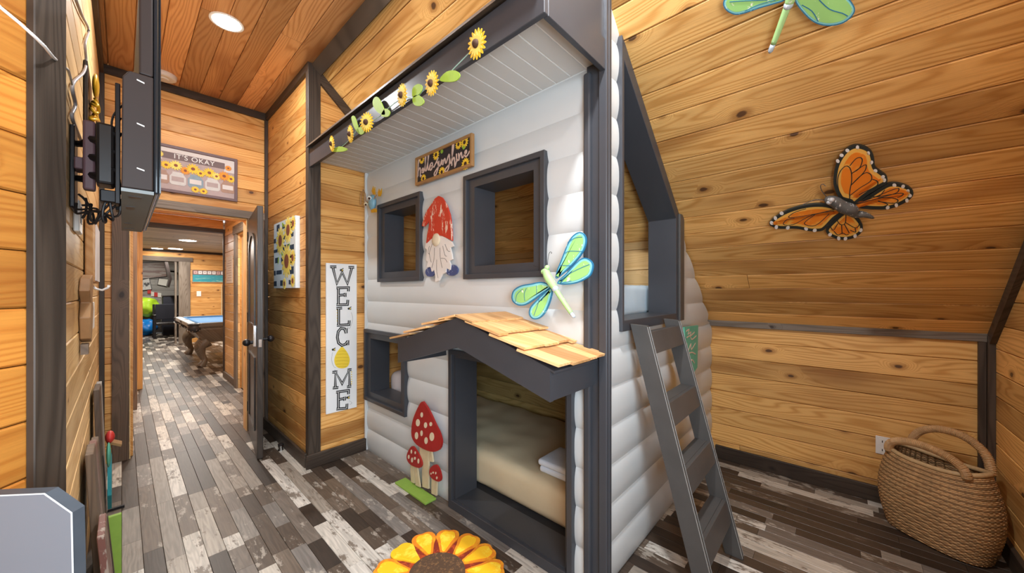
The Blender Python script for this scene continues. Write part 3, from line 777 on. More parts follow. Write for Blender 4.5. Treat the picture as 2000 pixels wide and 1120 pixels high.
# side window with the slanting head
so = [(1.585, 1.156), (2.45, 1.156), (2.45, slope_z(2.45) - 0.015), (1.585, slope_z(1.585) - 0.015)]
si = [(1.607, 1.208), (2.335, 1.208), (2.335, slope_z(2.335) - 0.105), (1.607, slope_z(1.607) - 0.105)]
ring('side_window_frame', 'charcoal', bunk, so, si, 'Y', 0.750, 0.925, 0.002)
MB().box(2.375, 2.45, 0.736, 0.750, 1.16, slope_z(2.45) + 0.03).build('side_window_trim', 'ladder_paint', bunk, bevel=0.002, seg=1)
# corner post and trims
MB().box(1.378, 1.41, 0.802, 0.836, 0, 2.31).build('corner_bead', 'charcoal', bunk, bevel=0.008, seg=2)
MB().box(1.398, 1.47, 0.752, 0.83, 0, 2.70).build('post_core', 'charcoal', bunk, bevel=0.003, seg=1)
MB().box(1.382, 1.402, 0.724, 0.762, 0, 2.71).build('corner_post', 'charcoal', bunk, bevel=0.003, seg=1)
MB().box(1.402, 1.425, 0.722, 0.752, 0, 2.70).build('corner_post', 'charcoal', bunk, bevel=0.003, seg=1)
MB().box(1.384, 1.41, 2.944, 2.966, 0, 2.345).build('edge_bead', 'log_paint', bunk, bevel=0.004, seg=1)
# roof overhang
RF = MB().prism([(0.932, 0, 2.424), (0.932, 0, 2.436), (1.43, 0, 2.729), (1.43, 0, 2.715)], (0, 1, 0))
RF.v = [(x, 0.722 if y < 0.5 else 2.964, z) for x, y, z in RF.v]
RF.build('roof_sheet', 'old_board', bunk)
MB().box(0.958, 0.980, 0.730, 2.962, 2.287, 2.424).build('fascia', 'charcoal', bunk, bevel=0.002, seg=1)
MB().box(0.981, 1.400, 0.730, 0.752, 2.287, 2.418).build('rake_board', 'charcoal', bunk, bevel=0.002, seg=1)
MB().prism([(0.99, 0.737, 2.419), (1.381, 0.737, 2.419), (1.381, 0.737, 2.69), (0.99, 0.737, 2.452)], (0, 0.014, 0)).build('rake_panel', 'charcoal', bunk)
y = 0.753
while y < 2.95:
    w = min(0.083, 2.962 - y)
    board('soffit_board', (0.981, y + 0.003, 2.345), (1, 0, 0), 0.43, (0, 1, 0), w - 0.006, (0, 0, -1), 0.0025, 'soffit_paint', bunk, 0.001)
    y += 0.083
MB().box(0.981, 1.42, 0.753, 2.962, 2.3476, 2.372).build('soffit_backing', 'ink_white', bunk)
# inside: back boards, platforms
z = 0.0
while z < 1.70:
    h = min(0.15, 1.71 - z)
    board('back_board', (2.55, 0.925, z + 0.001), (0, 1, 0), 2.04, (0, 0, 1), h - 0.002, (-1, 0, 0), 0.02, 'ply_wood' if z < 1.0 else 'pine_pale', bunk)
    z += 0.15
MB().box(1.565, 2.53, 0.925, 2.966, 1.06, 1.185).build('upper_platform', 'charcoal', bunk)
MB().box(1.42, 2.53, 0.925, 2.966, 0.0, 0.046).build('lower_platform', 'dark_base', bunk)

# porch hood over the doorway
YC = 1.33; HW = 0.54; HX = 1.07
hood = MB()
apex, eave = 1.215, 1.052
for sgn in (1, -1):
    pts = [(HX, YC, apex), (HX, YC + sgn * HW, eave), (HX, YC + sgn * HW, 0.935), (HX, YC, 1.082)]
    MB().prism(pts, (0.022, 0, 0)).build('gable_fascia', 'charcoal', bunk)
    MB().box(HX + 0.022, 1.40, *sorted((YC + sgn * HW, YC + sgn * (HW - 0.02))), 0.937, eave).build('eave_board', 'charcoal', bunk)
deck = MB().prism([(HX, YC + HW + 0.02, eave - 0.006), (HX, YC, apex), (HX, YC - HW - 0.02, eave - 0.006), (HX, YC - HW - 0.02, eave + 0.002), (HX, YC, apex + 0.008), (HX, YC + HW + 0.02, eave + 0.002)], (1.40 - HX, 0, 0)).build('porch_roof', 'charcoal', bunk)
srng = random.Random(5)
for sgn in (1, -1):
    D = V((0, sgn * HW, eave - apex)); D.normalize(); Nn = V((0, sgn * -D.z * sgn, abs(D.y)));
    Nn = V((0, -D.z * (1 if sgn > 0 else -1) * sgn, abs(D.y))).normalized()
    Nn = V((1, 0, 0)).cross(D) if sgn < 0 else D.cross(V((1, 0, 0)))
    if Nn.z < 0: Nn = -Nn
    for c in range(4):
        s1 = 0.165 * (c + 1) - 0.045; s0 = max(0.0, s1 - 0.21)
        x = HX - 0.018
        while x < 1.395:
            w = min(srng.uniform(0.055, 0.13), 1.398 - x)
            if w < 0.025: break
            jit = srng.uniform(-0.012, 0.014)
            o0 = V((x + 0.001, YC, apex + 0.010)) + D * s0 + Nn * 0.003
            lift = 0.020 + srng.uniform(0, 0.004)
            a = D * (s1 + jit - s0) + Nn * (lift if c else 0.012)
            MB().obox(o0, V((w - 0.002, 0, 0)), a, Nn * 0.010).build('shingle', 'cedar', deck, tint=srng.choice([0.1, 0.35, 0.6, 0.9, 1.0]))
            x += w

# ladder
lad = thing('bunk_ladder', 'worn dark grey wooden ladder leaning on the bunk under its slanted window', 'ladder')
def lad_y(z): return 0.352 + (0.660 - 0.352) * z / 1.19     # front edge line
RD = 0.082
for x0, x1 in ((1.650, 1.674), (2.092, 2.117)):
    MB().add([(x, y, z) for x in (x0, x1) for y, z in ((lad_y(0), 0), (lad_y(0) + RD, 0), (lad_y(1.19) + RD, 1.19), (lad_y(1.19), 1.185))],
             [(0, 1, 2, 3), (4, 7, 6, 5), (0, 4, 5, 1), (1, 5, 6, 2), (2, 6, 7, 3), (3, 7, 4, 0)]).build('rail', 'ladder_paint', lad, bevel=0.002, seg=1)
for x0, x1 in ((1.650, 1.674), (2.092, 2.117)):
    for xe in (x0 - 0.0005, x1 - 0.0025):
        MB().add([(x, y, z) for x in (xe, xe + 0.003) for y, z in ((lad_y(0.01) - 0.0012, 0.01), (lad_y(0.01) + 0.0015, 0.01), (lad_y(1.18) + 0.0015, 1.18), (lad_y(1.18) - 0.0012, 1.18))],
             [(0, 1, 2, 3), (4, 7, 6, 5), (0, 4, 5, 1), (1, 5, 6, 2), (2, 6, 7, 3), (3, 7, 4, 0)]).build('worn_edge', 'worn_paint', lad)
for zt in (1.155, 0.835, 0.555, 0.275):
    zb = zt - 0.100
    MB().add([(x, y, z) for x in (1.6745, 2.0915) for y, z in ((lad_y(zb) + 0.004, zb), (lad_y(zb) + 0.022, zb), (lad_y(zt) + 0.022, zt), (lad_y(zt) + 0.004, zt))],
             [(0, 1, 2, 3), (4, 7, 6, 5), (0, 4, 5, 1), (1, 5, 6, 2), (2, 6, 7, 3), (3, 7, 4, 0)]).build('rung_front', 'ladder_paint', lad, bevel=0.0015, seg=1)
    MB().box(1.6745, 2.0915, lad_y(zt) + 0.0225, lad_y(zt) + (0.080 if zt < 1.1 else 0.04), zt - 0.022, zt - 0.001).build('tread', 'ladder_paint', lad, bevel=0.0015, seg=1)

# bedding
def soft_box(name, mat, parent, x0, x1, y0, y1, z0, z1, r=0.06, amp=0.008, seed=1, freq=9.0, seg=5):
    from mathutils import noise as mn
    bm = bmesh.new(); bmesh.ops.create_cube(bm, size=1)
    for v in bm.verts: v.co = V(((x0 + x1) / 2 + v.co.x * (x1 - x0), (y0 + y1) / 2 + v.co.y * (y1 - y0), (z0 + z1) / 2 + v.co.z * (z1 - z0)))
    bmesh.ops.bevel(bm, geom=bm.edges[:], offset=r, segments=seg, affect='EDGES', profile=0.5, clamp_overlap=True)
    for _ in range(6):
        es = [e for e in bm.edges if e.calc_length() > 0.07]
        if not es: break
        bmesh.ops.subdivide_edges(bm, edges=es, cuts=1, use_grid_fill=True)
    bm.normal_update()
    for v in bm.verts:
        n1 = mn.noise(v.co * freq + V((seed, 0, 0))) * amp
        if v.co.z < z0 + 0.012: n1 = 0
        v.co += v.normal * n1
    bmesh.ops.recalc_face_normals(bm, faces=bm.faces[:])
    me = bpy.data.meshes.new(name); bm.to_mesh(me); bm.free()
    finish(me, mat, None, 0.5, True)
    return link(name, me, parent)
o = soft_box('mattress', 'bedspread', None, 1.60, 2.50, 0.935, 2.78, 0.048, 0.275, 0.062, 0.013, 3, 6.0)
tag(o, 'mattress under a cream bedspread in the lower bunk', 'mattress')
o = soft_box('mattress', 'sheet_blue', None, 1.64, 2.50, 0.95, 2.92, 1.187, 1.385, 0.035, 0.006, 9, 16.0)
tag(o, 'upper bunk mattress in a pale blue sheet', 'mattress')
o = soft_box('pillow', 'pillow_cloth', None, 1.60, 2.20, 2.80, 2.945, 0.280, 0.64, 0.06, 0.012, 5, 8.0)
tag(o, 'white pillow seen through the lower left bunk window', 'pillow')
# folded towels lie near the front edge of the bedspread, px 1040-1100 / 905-950
for i, (z0, dx) in enumerate(((0.279, 0.0), (0.318, -0.006))):
    o = soft_box('folded_towel', 'towel_white', None, 1.665 + dx, 1.90 + dx, 1.00, 1.310 + 0.008 * i, z0, z0 + 0.038, 0.016, 0.002, i, 14.0, 3)
    tag(o, ['lower of two folded white towels on the bunk bedspread', 'upper of two folded white towels on the bunk bedspread'][i], 'towel', 'folded towels')
# ------------------------------------------------------------------ decoration helpers
def smooth_poly(pts, k=4, closed=True):
    n = len(pts); out = []
    for i in range(n if closed else n - 1):
        g = lambda j: pts[j % n] if closed else pts[max(0, min(n - 1, j))]
        p0, p1, p2, p3 = g(i - 1), g(i), g(i + 1), g(i + 2)
        for s in range(k):
            t = s / k
            out.append(tuple(0.5 * (2 * b + (c - a) * t + (2 * a - 5 * b + 4 * c - d) * t * t + (3 * b - a - 3 * c + d) * t ** 3) for a, b, c, d in zip(p0, p1, p2, p3)))
    if not closed: out.append(tuple(pts[-1]))
    return out
def inset(pts, d):
    """move a closed 2D outline inwards by d"""
    n = len(pts); ar = sum(pts[i][0] * pts[(i + 1) % n][1] - pts[(i + 1) % n][0] * pts[i][1] for i in range(n))
    sg = 1 if ar > 0 else -1; out = []
    for i in range(n):
        (x0, y0), (x1, y1), (x2, y2) = pts[i - 1], pts[i], pts[(i + 1) % n]
        tx, ty = x2 - x0, y2 - y0; l = math.hypot(tx, ty) or 1
        out.append((x1 - sg * ty / l * d, y1 + sg * tx / l * d))
    return out
def plate_px(name, mat, parent, pl, px, off, th, bevel=0.0):
    """outline in photo pixels -> plate on the surface pl, its face off above it, th thick"""
    front = [pl.hit(a, b, off) for a, b in px]
    return MB().prism(front, -pl.n * th).build(name, mat, parent, bevel=bevel, seg=1)
def ribbon(mb, pts, n, w, th):
    """flat stroke through 3D points lying on a surface of normal n"""
    pts = [V(p) for p in pts]; m = len(pts); vs = []; fs = []
    ws = w if isinstance(w, list) else [w] * m
    for i, p in enumerate(pts):
        d1 = (pts[i] - pts[i - 1]).normalized() if i else None
        d2 = (pts[i + 1] - pts[i]).normalized() if i < m - 1 else None
        d = (d1 or d2) if d1 is None or d2 is None else (d1 + d2)
        d = d.normalized() if d.length > 1e-6 else (d2 or d1)
        s = n.cross(d).normalized(); k = 1.0
        if d1 and d2: k = min(1.8, 1 / max(0.35, s.dot(n.cross(d1).normalized())))
        q = s * (ws[i] / 2 * k)
        vs += [p + q, p - q, p + q - n * th, p - q - n * th]
    for i in range(m - 1):
        b, c = 4 * i, 4 * i + 4
        fs += [(b, b + 1, c + 1, c), (b + 2, c + 2, c + 3, b + 3), (b, c, c + 2, b + 2), (b + 1, b + 3, c + 3, c + 1)]
    fs += [(0, 2, 3, 1), (4 * m - 4, 4 * m - 3, 4 * m - 1, 4 * m - 2)]
    mb.add(vs, fs); return mb
def stroke_px(name, mat, parent, pl, lines, w, off, th=0.0015, smooth=0):
    mb = MB()
    for ln in lines:
        if smooth: ln = smooth_poly(ln, smooth, False)
        ribbon(mb, [pl.hit(a, b, off) for a, b in ln], pl.n, w, th)
    o = mb.build(name, mat, parent); o['kind'] = 'stuff' if len(lines) > 1 else ''
    if not o['kind']: del o['kind']
    return o
def ell2(cx, cy, rx, ry, n=20, a=0.0):
    return [(cx + rx * math.cos(t) * math.cos(a) - ry * math.sin(t) * math.sin(a), cy + rx * math.cos(t) * math.sin(a) + ry * math.sin(t) * math.cos(a)) for t in (2 * math.pi * k / n for k in range(n))]
def star(R, r, n, ph=0.0):
    return [((R if k % 2 == 0 else r) * math.cos(ph + math.pi * k / n), (R if k % 2 == 0 else r) * math.sin(ph + math.pi * k / n)) for k in range(2 * n)]
def petals(R, r, n, ph=0.0):
    out = []
    for k in range(n):
        a = ph + 2 * math.pi * k / n; h = math.pi / n
        for s, q in ((-0.95, r), (-0.55, 0.86 * R), (-0.25, 0.97 * R), (0.0, R), (0.25, 0.97 * R), (0.55, 0.86 * R)):
            out.append((q * math.cos(a + s * h), q * math.sin(a + s * h)))
    return out
def flower(parent, c, n, R, np_=14, ph=0.0, mat='petal_yellow', heart='flower_heart', hr=0.36, th=0.003, sub='flower', e1=None, squash=1.0):
    """printed or cut-out sunflower: a part with petals, and its dark heart as a sub-part"""
    n = V(n).normalized(); e1 = V(e1 if e1 else (0, 0, 1)); e1 = (e1 - n * e1.dot(n)).normalized(); e2 = n.cross(e1)
    c = V(c)
    p = MB().prism([c + e1 * a + e2 * b * squash for a, b in petals(R, R * 0.62, np_, ph)], -n * th).build(sub, mat, parent)
    MB().prism([c + n * th * 0.6 + e1 * a + e2 * b * squash for a, b in ell2(0, 0, R * hr, R * hr, 14)], -n * th).build('flower_center', heart, p)
    return p

# ------------------------------------------------------------------ butterfly on the slope
bf = thing('butterfly_wall_art', 'orange monarch butterfly ornament on the sloping pine ceiling', 'wall art')
cb = crop(1490, 270, 5.332)
W_UR = [(910, 670), (800, 630), (745, 520), (735, 430), (755, 300), (800, 200), (870, 115), (960, 74), (1060, 90), (1130, 140), (1160, 220), (1170, 300), (1230, 350), (1290, 400), (1290, 470), (1210, 520), (1080, 600), (960, 690)]
W_LR = [(945, 690), (1090, 605), (1230, 515), (1320, 472), (1420, 475), (1520, 510), (1568, 570), (1540, 630), (1450, 690), (1320, 738), (1180, 745), (1050, 735), (960, 720)]
W_UL = [(760, 720), (620, 690), (450, 700), (280, 745), (150, 810), (70, 880), (90, 920), (180, 945), (350, 945), (480, 970), (600, 970), (660, 935), (740, 850), (830, 775)]
W_LL = [(835, 775), (740, 855), (665, 935), (665, 990), (740, 1040), (840, 1060), (950, 1040), (1030, 980), (1040, 920), (1010, 860), (940, 785), (885, 770)]
VEIN = {0: [[(905, 660), (905, 560), (925, 440), (915, 330), (870, 290), (810, 340), (780, 430), (790, 540), (840, 630)],
            [(905, 600), (1010, 520), (1120, 450), (1130, 390), (1080, 360), (1010, 400), (920, 490)],
            [(920, 370), (1000, 320), (1035, 240), (1020, 205), (970, 215), (905, 290)], [(925, 370), (1060, 280), (1075, 310), (1040, 370), (920, 490)],
            [(1000, 590), (1180, 500), (1190, 450), (1140, 430)]],
        1: [[(960, 690), (1190, 605), (1390, 525), (1415, 545), (1370, 580), (1200, 625)], [(1090, 600), (1200, 610), (1270, 540)], [(980, 690), (1250, 620), (1400, 640), (1370, 680), (1200, 660)], [(1200, 655), (1300, 690), (1250, 715)], [(1200, 610), (1440, 575), (1450, 600), (1400, 620)]],
        2: [[(780, 735), (550, 790), (280, 830), (320, 780), (450, 735)], [(740, 760), (520, 800), (320, 900), (215, 900), (250, 850), (330, 835)], [(690, 790), (550, 910), (430, 890), (540, 800)]],
        3: [[(865, 780), (860, 880), (820, 905), (780, 870), (780, 800)], [(860, 880), (960, 935), (1000, 910), (1000, 870)], [(820, 905), (825, 1000)], [(780, 890), (735, 960), (700, 920)], [(850, 900), (900, 990)], [(895, 1000), (870, 1010), (830, 990), (780, 1010), (740, 970)], [(960, 940), (965, 980), (910, 960)]]}
SPOT = {0: [(780, 240), (820, 180), (880, 130), (985, 98), (1098, 160), (1130, 255), (1172, 342), (1250, 405), (1265, 440)],
        1: [(1370, 492), (1460, 505), (1510, 555), (1530, 600), (1500, 650), (1390, 700), (1300, 725)], 2: [(92, 885), (130, 835), (195, 785), (140, 928), (260, 935), (450, 945), (540, 962)], 3: [(700, 1005), (790, 1045), (860, 1048), (960, 1020), (1020, 960)]}
for i, w in enumerate((W_UR, W_LR, W_UL, W_LL)):
    sp = smooth_poly(w, 4)
    off = 0.030 if i in (0, 2) else 0.024
    p = plate_px('wing', 'wing_black', bf, P_SLOPE, cb(sp), off, 0.012)
    plate_px('wing_amber', 'wing_amber', p, P_SLOPE, cb(inset(sp, 36 if i in (0, 1) else 30)), off + 0.0012, 0.0012)
    plate_px('wing_panel', 'wing_orange', p, P_SLOPE, cb(inset(sp, 78 if i == 0 else 52)), off + 0.0022, 0.0012)
    stroke_px('wing_vein', 'wing_black', p, P_SLOPE, [cb(l) for l in VEIN[i]], 0.0034, off + 0.0032, 0.001, 4)
    for q in SPOT[i]:
        plate_px('wing_spot', 'ink_white', p, P_SLOPE, cb(ell2(q[0], q[1], 22, 18, 9, q[0])), off + 0.0012, 0.0012)
bax = cb([(650, 665), (720, 650), (830, 715), (920, 750), (960, 790), (1060, 800), (1155, 835)])
bp = [P_SLOPE.hit(a, b, 0.045) for a, b in smooth_poly(bax, 3, False)]
rr = [0.010, 0.022, 0.024, 0.024, 0.026, 0.027, 0.028, 0.030, 0.030, 0.028, 0.026, 0.022, 0.019, 0.018, 0.017, 0.014, 0.011, 0.008, 0.004]
MB().tube(bp, rr[:len(bp)], 12).build('body', 'body_grey', bf, smooth=True)
for q in ((715, 645), (690, 668)):
    MB().ell(P_SLOPE.hit(*cb([q])[0], 0.062), 0.012, 0.012, 0.012, 10, 8).build('eye', 'silver_paint', bf, smooth=True)
for an in ([(690, 640), (620, 560), (600, 500), (625, 480), (655, 500)], [(680, 655), (560, 640), (470, 670), (420, 690)]):
    MB().tube([P_SLOPE.hit(a, b, 0.035) for a, b in cb(smooth_poly(an, 3, False))], 0.0018, 5).build('antenna', 'body_grey', bf)

# ------------------------------------------------------------------ dragonflies
def dragonfly(label, pl, cf, wings, veins, body, tail, eyes, antennae, off, sc):
    d = thing('dragonfly_wall_art', label, 'wall art', 'metal dragonflies')
    for w, vn in zip(wings, veins):
        sp = smooth_poly(w, 4)
        p = plate_px('wing', 'wing_blue', d, pl, cf(sp), off, 0.007)
        plate_px('wing_border', 'wing_aqua', p, pl, cf(inset(sp, 14 * sc)), off + 0.0012, 0.0012)
        plate_px('wing_panel', 'wing_green', p, pl, cf(inset(sp, 34 * sc)), off + 0.0024, 0.0012)
        stroke_px('wing_vein', 'wing_blue', p, pl, [cf(l) for l in vn], 0.0026, off + 0.0034, 0.001, 3)
    bp = [pl.hit(a, b, off + 0.012) for a, b in cf(smooth_poly(body, 3, False))]
    m = len(bp); MB().tube(bp, [0.020 * (0.55 + 0.45 * math.sin(math.pi * (0.15 + 0.75 * i / (m - 1)))) for i in range(m)], 12).build('body', 'body_green', d, smooth=True)
    tp = [pl.hit(a, b, off + 0.010) for a, b in cf(smooth_poly(tail, 5, False))]
    m = len(tp)
    k = int(m * 0.82)
    MB().tube(tp[:k], [0.013 - 0.004 * i / m for i in range(k)], 10).build('tail', 'body_green', d, smooth=True)
    MB().tube(tp[k - 1:], [0.0095] * (m - k) + [0.004], 10).build('tail_tip', 'body_silver', d, smooth=True)
    MB().ell(bp[-1], 0.016, 0.016, 0.016, 12, 8).build('waist', 'body_silver', d, smooth=True)
    for q in eyes:
        MB().ell(pl.hit(*cf([q])[0], off + 0.014), 0.012, 0.012, 0.012, 12, 8).build('eye', 'body_green', d, smooth=True)
    for an in antennae:
        MB().tube([pl.hit(a, b, off + 0.006) for a, b in cf(smooth_poly(an, 3, False))], 0.0012, 5).build('antenna', 'black_metal', d)
    return d
dragonfly('green and blue metal dragonfly on the bunk front above the shingled hood', Plane((1.378, 0, 0), (-1, 0, 0)), crop(980, 440, 5.6),
    [[(590, 585), (600, 500), (640, 400), (690, 270), (740, 160), (800, 95), (860, 75), (910, 110), (925, 180), (900, 270), (850, 350), (760, 450), (660, 540)],
     [(612, 645), (625, 600), (700, 530), (800, 420), (870, 365), (930, 360), (985, 400), (1000, 460), (970, 550), (900, 600), (820, 635), (720, 652)],
     [(520, 650), (430, 620), (320, 640), (210, 660), (130, 710), (105, 780), (120, 840), (180, 880), (260, 875), (350, 820), (430, 760), (530, 690)],
     [(555, 700), (515, 695), (440, 760), (360, 840), (310, 900), (295, 970), (330, 1025), (390, 1030), (450, 990), (500, 910), (540, 800)]],
    [[[(690, 310), (740, 285), (880, 288)], [(640, 440), (750, 445)], [(720, 190), (800, 140), (880, 130)]],
     [[(640, 630), (720, 545), (850, 475), (960, 430)], [(640, 640), (760, 610)]],
     [[(150, 840), (165, 760), (230, 700)], [(250, 830), (245, 750), (270, 690)], [(380, 760), (380, 660)]],
     [[(350, 990), (400, 850), (410, 780)], [(430, 830), (490, 740)]]],
    [(475, 480), (500, 560), (540, 625), (585, 695)], [(580, 690), (650, 800), (730, 920), (795, 1015)], [(495, 465), (455, 510)],
    [[(445, 490), (400, 460), (345, 445)], [(500, 445), (505, 380), (515, 320), (530, 293), (548, 302), (540, 312)]], 0.040, 1.0)
dragonfly('green and blue metal dragonfly cut by the top edge, on the pine slope', P_SLOPE, lambda p: p,
    [[(1535, 0), (1482, 17), (1448, 28), (1431, 28), (1416, 18), (1413, 2), (1430, -16), (1470, -20), (1515, -12)],
     [(1552, 0), (1572, 29), (1594, 46), (1621, 51), (1648, 45), (1666, 30), (1669, 14), (1650, -8), (1610, -18), (1570, -12)],
     [(1540, -14), (1500, -34), (1462, -66), (1440, -110), (1452, -128), (1480, -118), (1515, -80), (1545, -34)],
     [(1562, -14), (1600, -36), (1660, -44), (1700, -66), (1706, -92), (1684, -104), (1640, -90), (1590, -60), (1568, -30)]],
    [[[(1425, 4), (1450, 2), (1500, 0)], [(1455, 22), (1480, 10), (1515, 0)]], [[(1600, 0), (1620, 18), (1645, 26), (1656, 32)], [(1566, 10), (1586, 22), (1598, 42)]], [[(1540, -25), (1480, -80)]], [[(1570, -25), (1660, -70)]]],
    [(1562, -62), (1556, -40), (1550, -18), (1540, 10)], [(1540, 8), (1528, 40), (1516, 72), (1503, 104)], [(1558, -66), (1568, -64)],
    [[(1556, -70), (1540, -100), (1530, -120)], [(1570, -70), (1590, -95), (1600, -110)]], 0.045, 0.17)

# ------------------------------------------------------------------ gnome
gn = thing('gnome_plaque', 'wooden gnome plaque with red hat hanging between the upper bunk windows', 'wall art')
cg = crop(810, 370, 5.6)
for q, r in (((165, 905), (50, 52)), ((402, 885), (66, 62))):
    plate_px('boot', 'boot_blue', gn, P_FRONT, cg(ell2(*q, *r)), 0.012, 0.010)
BEARD = [(120, 585), (112, 640), (132, 660), (125, 780), (142, 790), (130, 852), (172, 850), (186, 902), (212, 880), (225, 960), (222, 1012), (265, 1000), (298, 930), (338, 908), (342, 862), (385, 882), (392, 830), (376, 785), (412, 765), (402, 700), (385, 640), (424, 622), (400, 570), (300, 505), (230, 500)]
plate_px('beard', 'beard_white', gn, P_FRONT, cg(BEARD), 0.020, 0.010)
stroke_px('beard_line', 'ink_black', gn, P_FRONT, [cg(l) for l in ([(190, 600), (160, 700), (180, 800)], [(215, 640), (210, 760), (185, 860)], [(240, 770), (240, 900), (255, 970)], [(275, 640), (280, 760), (300, 860)], [(305, 620), (330, 720), (350, 730)], [(330, 600), (360, 670), (385, 680)], [(160, 620), (145, 690), (160, 710)], [(285, 755), (330, 760), (355, 800)])], 0.0024, 0.0208, 0.001, 4)
HAT = [(255, 70), (215, 100), (180, 160), (130, 230), (95, 310), (75, 400), (98, 410), (155, 350), (150, 410), (132, 500), (122, 592), (170, 545), (225, 500), (300, 512), (408, 565), (405, 480), (400, 380), (385, 280), (350, 170), (300, 90)]
plate_px('hat', 'hat_red', gn, P_FRONT, cg(HAT), 0.026, 0.012, 0.003)
c = P_FRONT.hit(*cg([(235, 552)])[0], 0.026)
MB().ell(c, 0.014, 0.042, 0.042, 18, 12).build('nose', 'spot_cream', gn, smooth=True)

# ------------------------------------------------------------------ mushroom cut-out standing on the floor
mu = thing('mushroom_cutout', 'red spotted toadstool cut-out on green base leaning by the bunk wall', 'ornament')
cm = crop(780, 770, 4.873); P_MU = Plane((1.352, 0, 0), (-1, 0, 0))
for s_ in ([(215, 500), (275, 500), (275, 905), (218, 885)], [(278, 520), (300, 530), (318, 650), (285, 640)], [(190, 490), (212, 500), (214, 640), (196, 600)]):
    plate_px('stem', 'stem_wood', mu, P_MU, cm(s_), 0.0, 0.012)
for s_ in ([(105, 670), (138, 680), (142, 852), (110, 838)], [(142, 680), (166, 690), (196, 890), (152, 868)], [(306, 780), (332, 790), (332, 962), (304, 948)], [(336, 800), (356, 805), (352, 970), (336, 962)]):
    plate_px('stem', 'stem_wood', mu, P_MU, cm(s_), 0.004, 0.010)
BIG = [(210, 75), (165, 150), (122, 270), (115, 400), (160, 480), (240, 530), (320, 552), (380, 530), (400, 460), (382, 380), (340, 290), (285, 170), (238, 95)]
bc = plate_px('cap', 'red_enamel', mu, P_MU, cm(smooth_poly(BIG, 3)), 0.014, 0.014)
for x, y, a, b in ((212, 200, 12, 25), (175, 275, 19, 35), (248, 298, 15, 28), (298, 288, 13, 20), (162, 398, 16, 35), (210, 375, 11, 28), (308, 408, 22, 42), (253, 445, 16, 33)):
    plate_px('spot', 'spot_cream', bc, P_MU, cm(ell2(x, y, a, b, 12)), 0.0155, 0.0014)
SM1 = [(115, 500), (76, 560), (70, 620), (100, 670), (160, 700), (200, 702), (210, 660), (190, 600), (150, 530)]
c1 = plate_px('cap', 'red_enamel', mu, P_MU, cm(smooth_poly(SM1, 3)), 0.016, 0.012)
for x, y, a, b in ((113, 550, 7, 20), (150, 560, 7, 14), (88, 600, 8, 20), (120, 630, 9, 24), (146, 614, 9, 15), (180, 640, 9, 24)):
    plate_px('spot', 'spot_cream', c1, P_MU, cm(ell2(x, y, a, b, 10)), 0.0175, 0.0014)
SM2 = [(318, 682), (287, 720), (290, 780), (330, 820), (380, 836), (396, 800), (378, 725), (350, 680)]
c2 = plate_px('cap', 'red_enamel', mu, P_MU, cm(smooth_poly(SM2, 3)), 0.018, 0.012)
for x, y, a, b in ((320, 750, 7, 10), (345, 755, 6, 12), (300, 760, 5, 10), (355, 800, 7, 14)):
    plate_px('spot', 'spot_cream', c2, P_MU, cm(ell2(x, y, a, b, 8)), 0.0195, 0.0014)
MB().box(1.285, 1.368, 1.915, 2.285, 0.0, 0.014).build('base', 'grass_green', mu, bevel=0.002, seg=1)

# ------------------------------------------------------------------ welcome sign
ws_ = thing('welcome_sign', 'tall white board lettered WELCOME with yellow beehive as the O', 'sign')
MB().box(1.083, 1.325, WY - 0.016, WY - 0.001, 0.375, 1.568).build('board', 'sign_white', ws_, bevel=0.001, seg=1)
P_WS = Plane((0, WY - 0.016, 0), (0, -1, 0)); cw = crop(630, 500, 3.39)
LET = {'letter_w': [[(68, 75), (95, 185), (130, 108), (165, 186), (195, 76)], [(50, 73), (92, 73)], [(172, 76), (210, 76)]],
       'letter_e': [[(105, 212), (105, 324)], [(92, 213), (172, 211), (171, 236)], [(105, 262), (150, 258)], [(150, 246), (150, 272)], [(92, 325), (165, 323), (168, 292)]],
       'letter_l': [[(107, 348), (107, 458)], [(92, 349), (130, 346)], [(95, 461), (175, 456), (177, 428)]],
       'letter_c': [[(156, 512), (146, 484), (122, 480), (104, 502), (98, 540), (106, 578), (128, 594), (152, 586), (166, 566)], [(157, 480), (157, 514)], [(168, 560), (168, 592)]],
       'letter_m': [[(85, 872), (85, 770), (130, 848), (175, 760), (180, 866)], [(65, 772), (98, 769)], [(165, 757), (192, 754)], [(68, 876), (105, 873)], [(162, 869), (190, 864)]],
       'letter_e_last': [[(105, 902), (105, 1014)], [(90, 904), (172, 892), (172, 917)], [(105, 952), (145, 946)], [(146, 934), (146, 960)], [(92, 1016), (160, 1009), (162, 980)]]}
for k, lines in LET.items():
    k = 'letter'
    lo = stroke_px(k, 'ink_black', ws_, P_WS, [cw(l) for l in lines], 0.0215, 0.0022)
    li = stroke_px('letter_inline', 'ink_white', lo, P_WS, [cw(l) for l in lines], 0.0035, 0.0030, 0.0008)
HIVE = [(130, 602), (150, 622), (168, 648), (180, 682), (176, 716), (160, 738), (130, 746), (100, 740), (82, 718), (78, 684), (90, 650), (108, 622)]
hv = plate_px('beehive', 'hive_yellow', ws_, P_WS, cw(smooth_poly(HIVE, 3)), 0.002, 0.0018)
stroke_px('hive_band', 'hive_dark', hv, P_WS, [cw([(x0, y + 4), (130, y), (x1, y + 2)]) for y, x0, x1 in ((630, 106, 156), (650, 94, 166), (672, 86, 174), (694, 84, 176), (716, 88, 170), (732, 100, 158))], 0.003, 0.003, 0.0008)
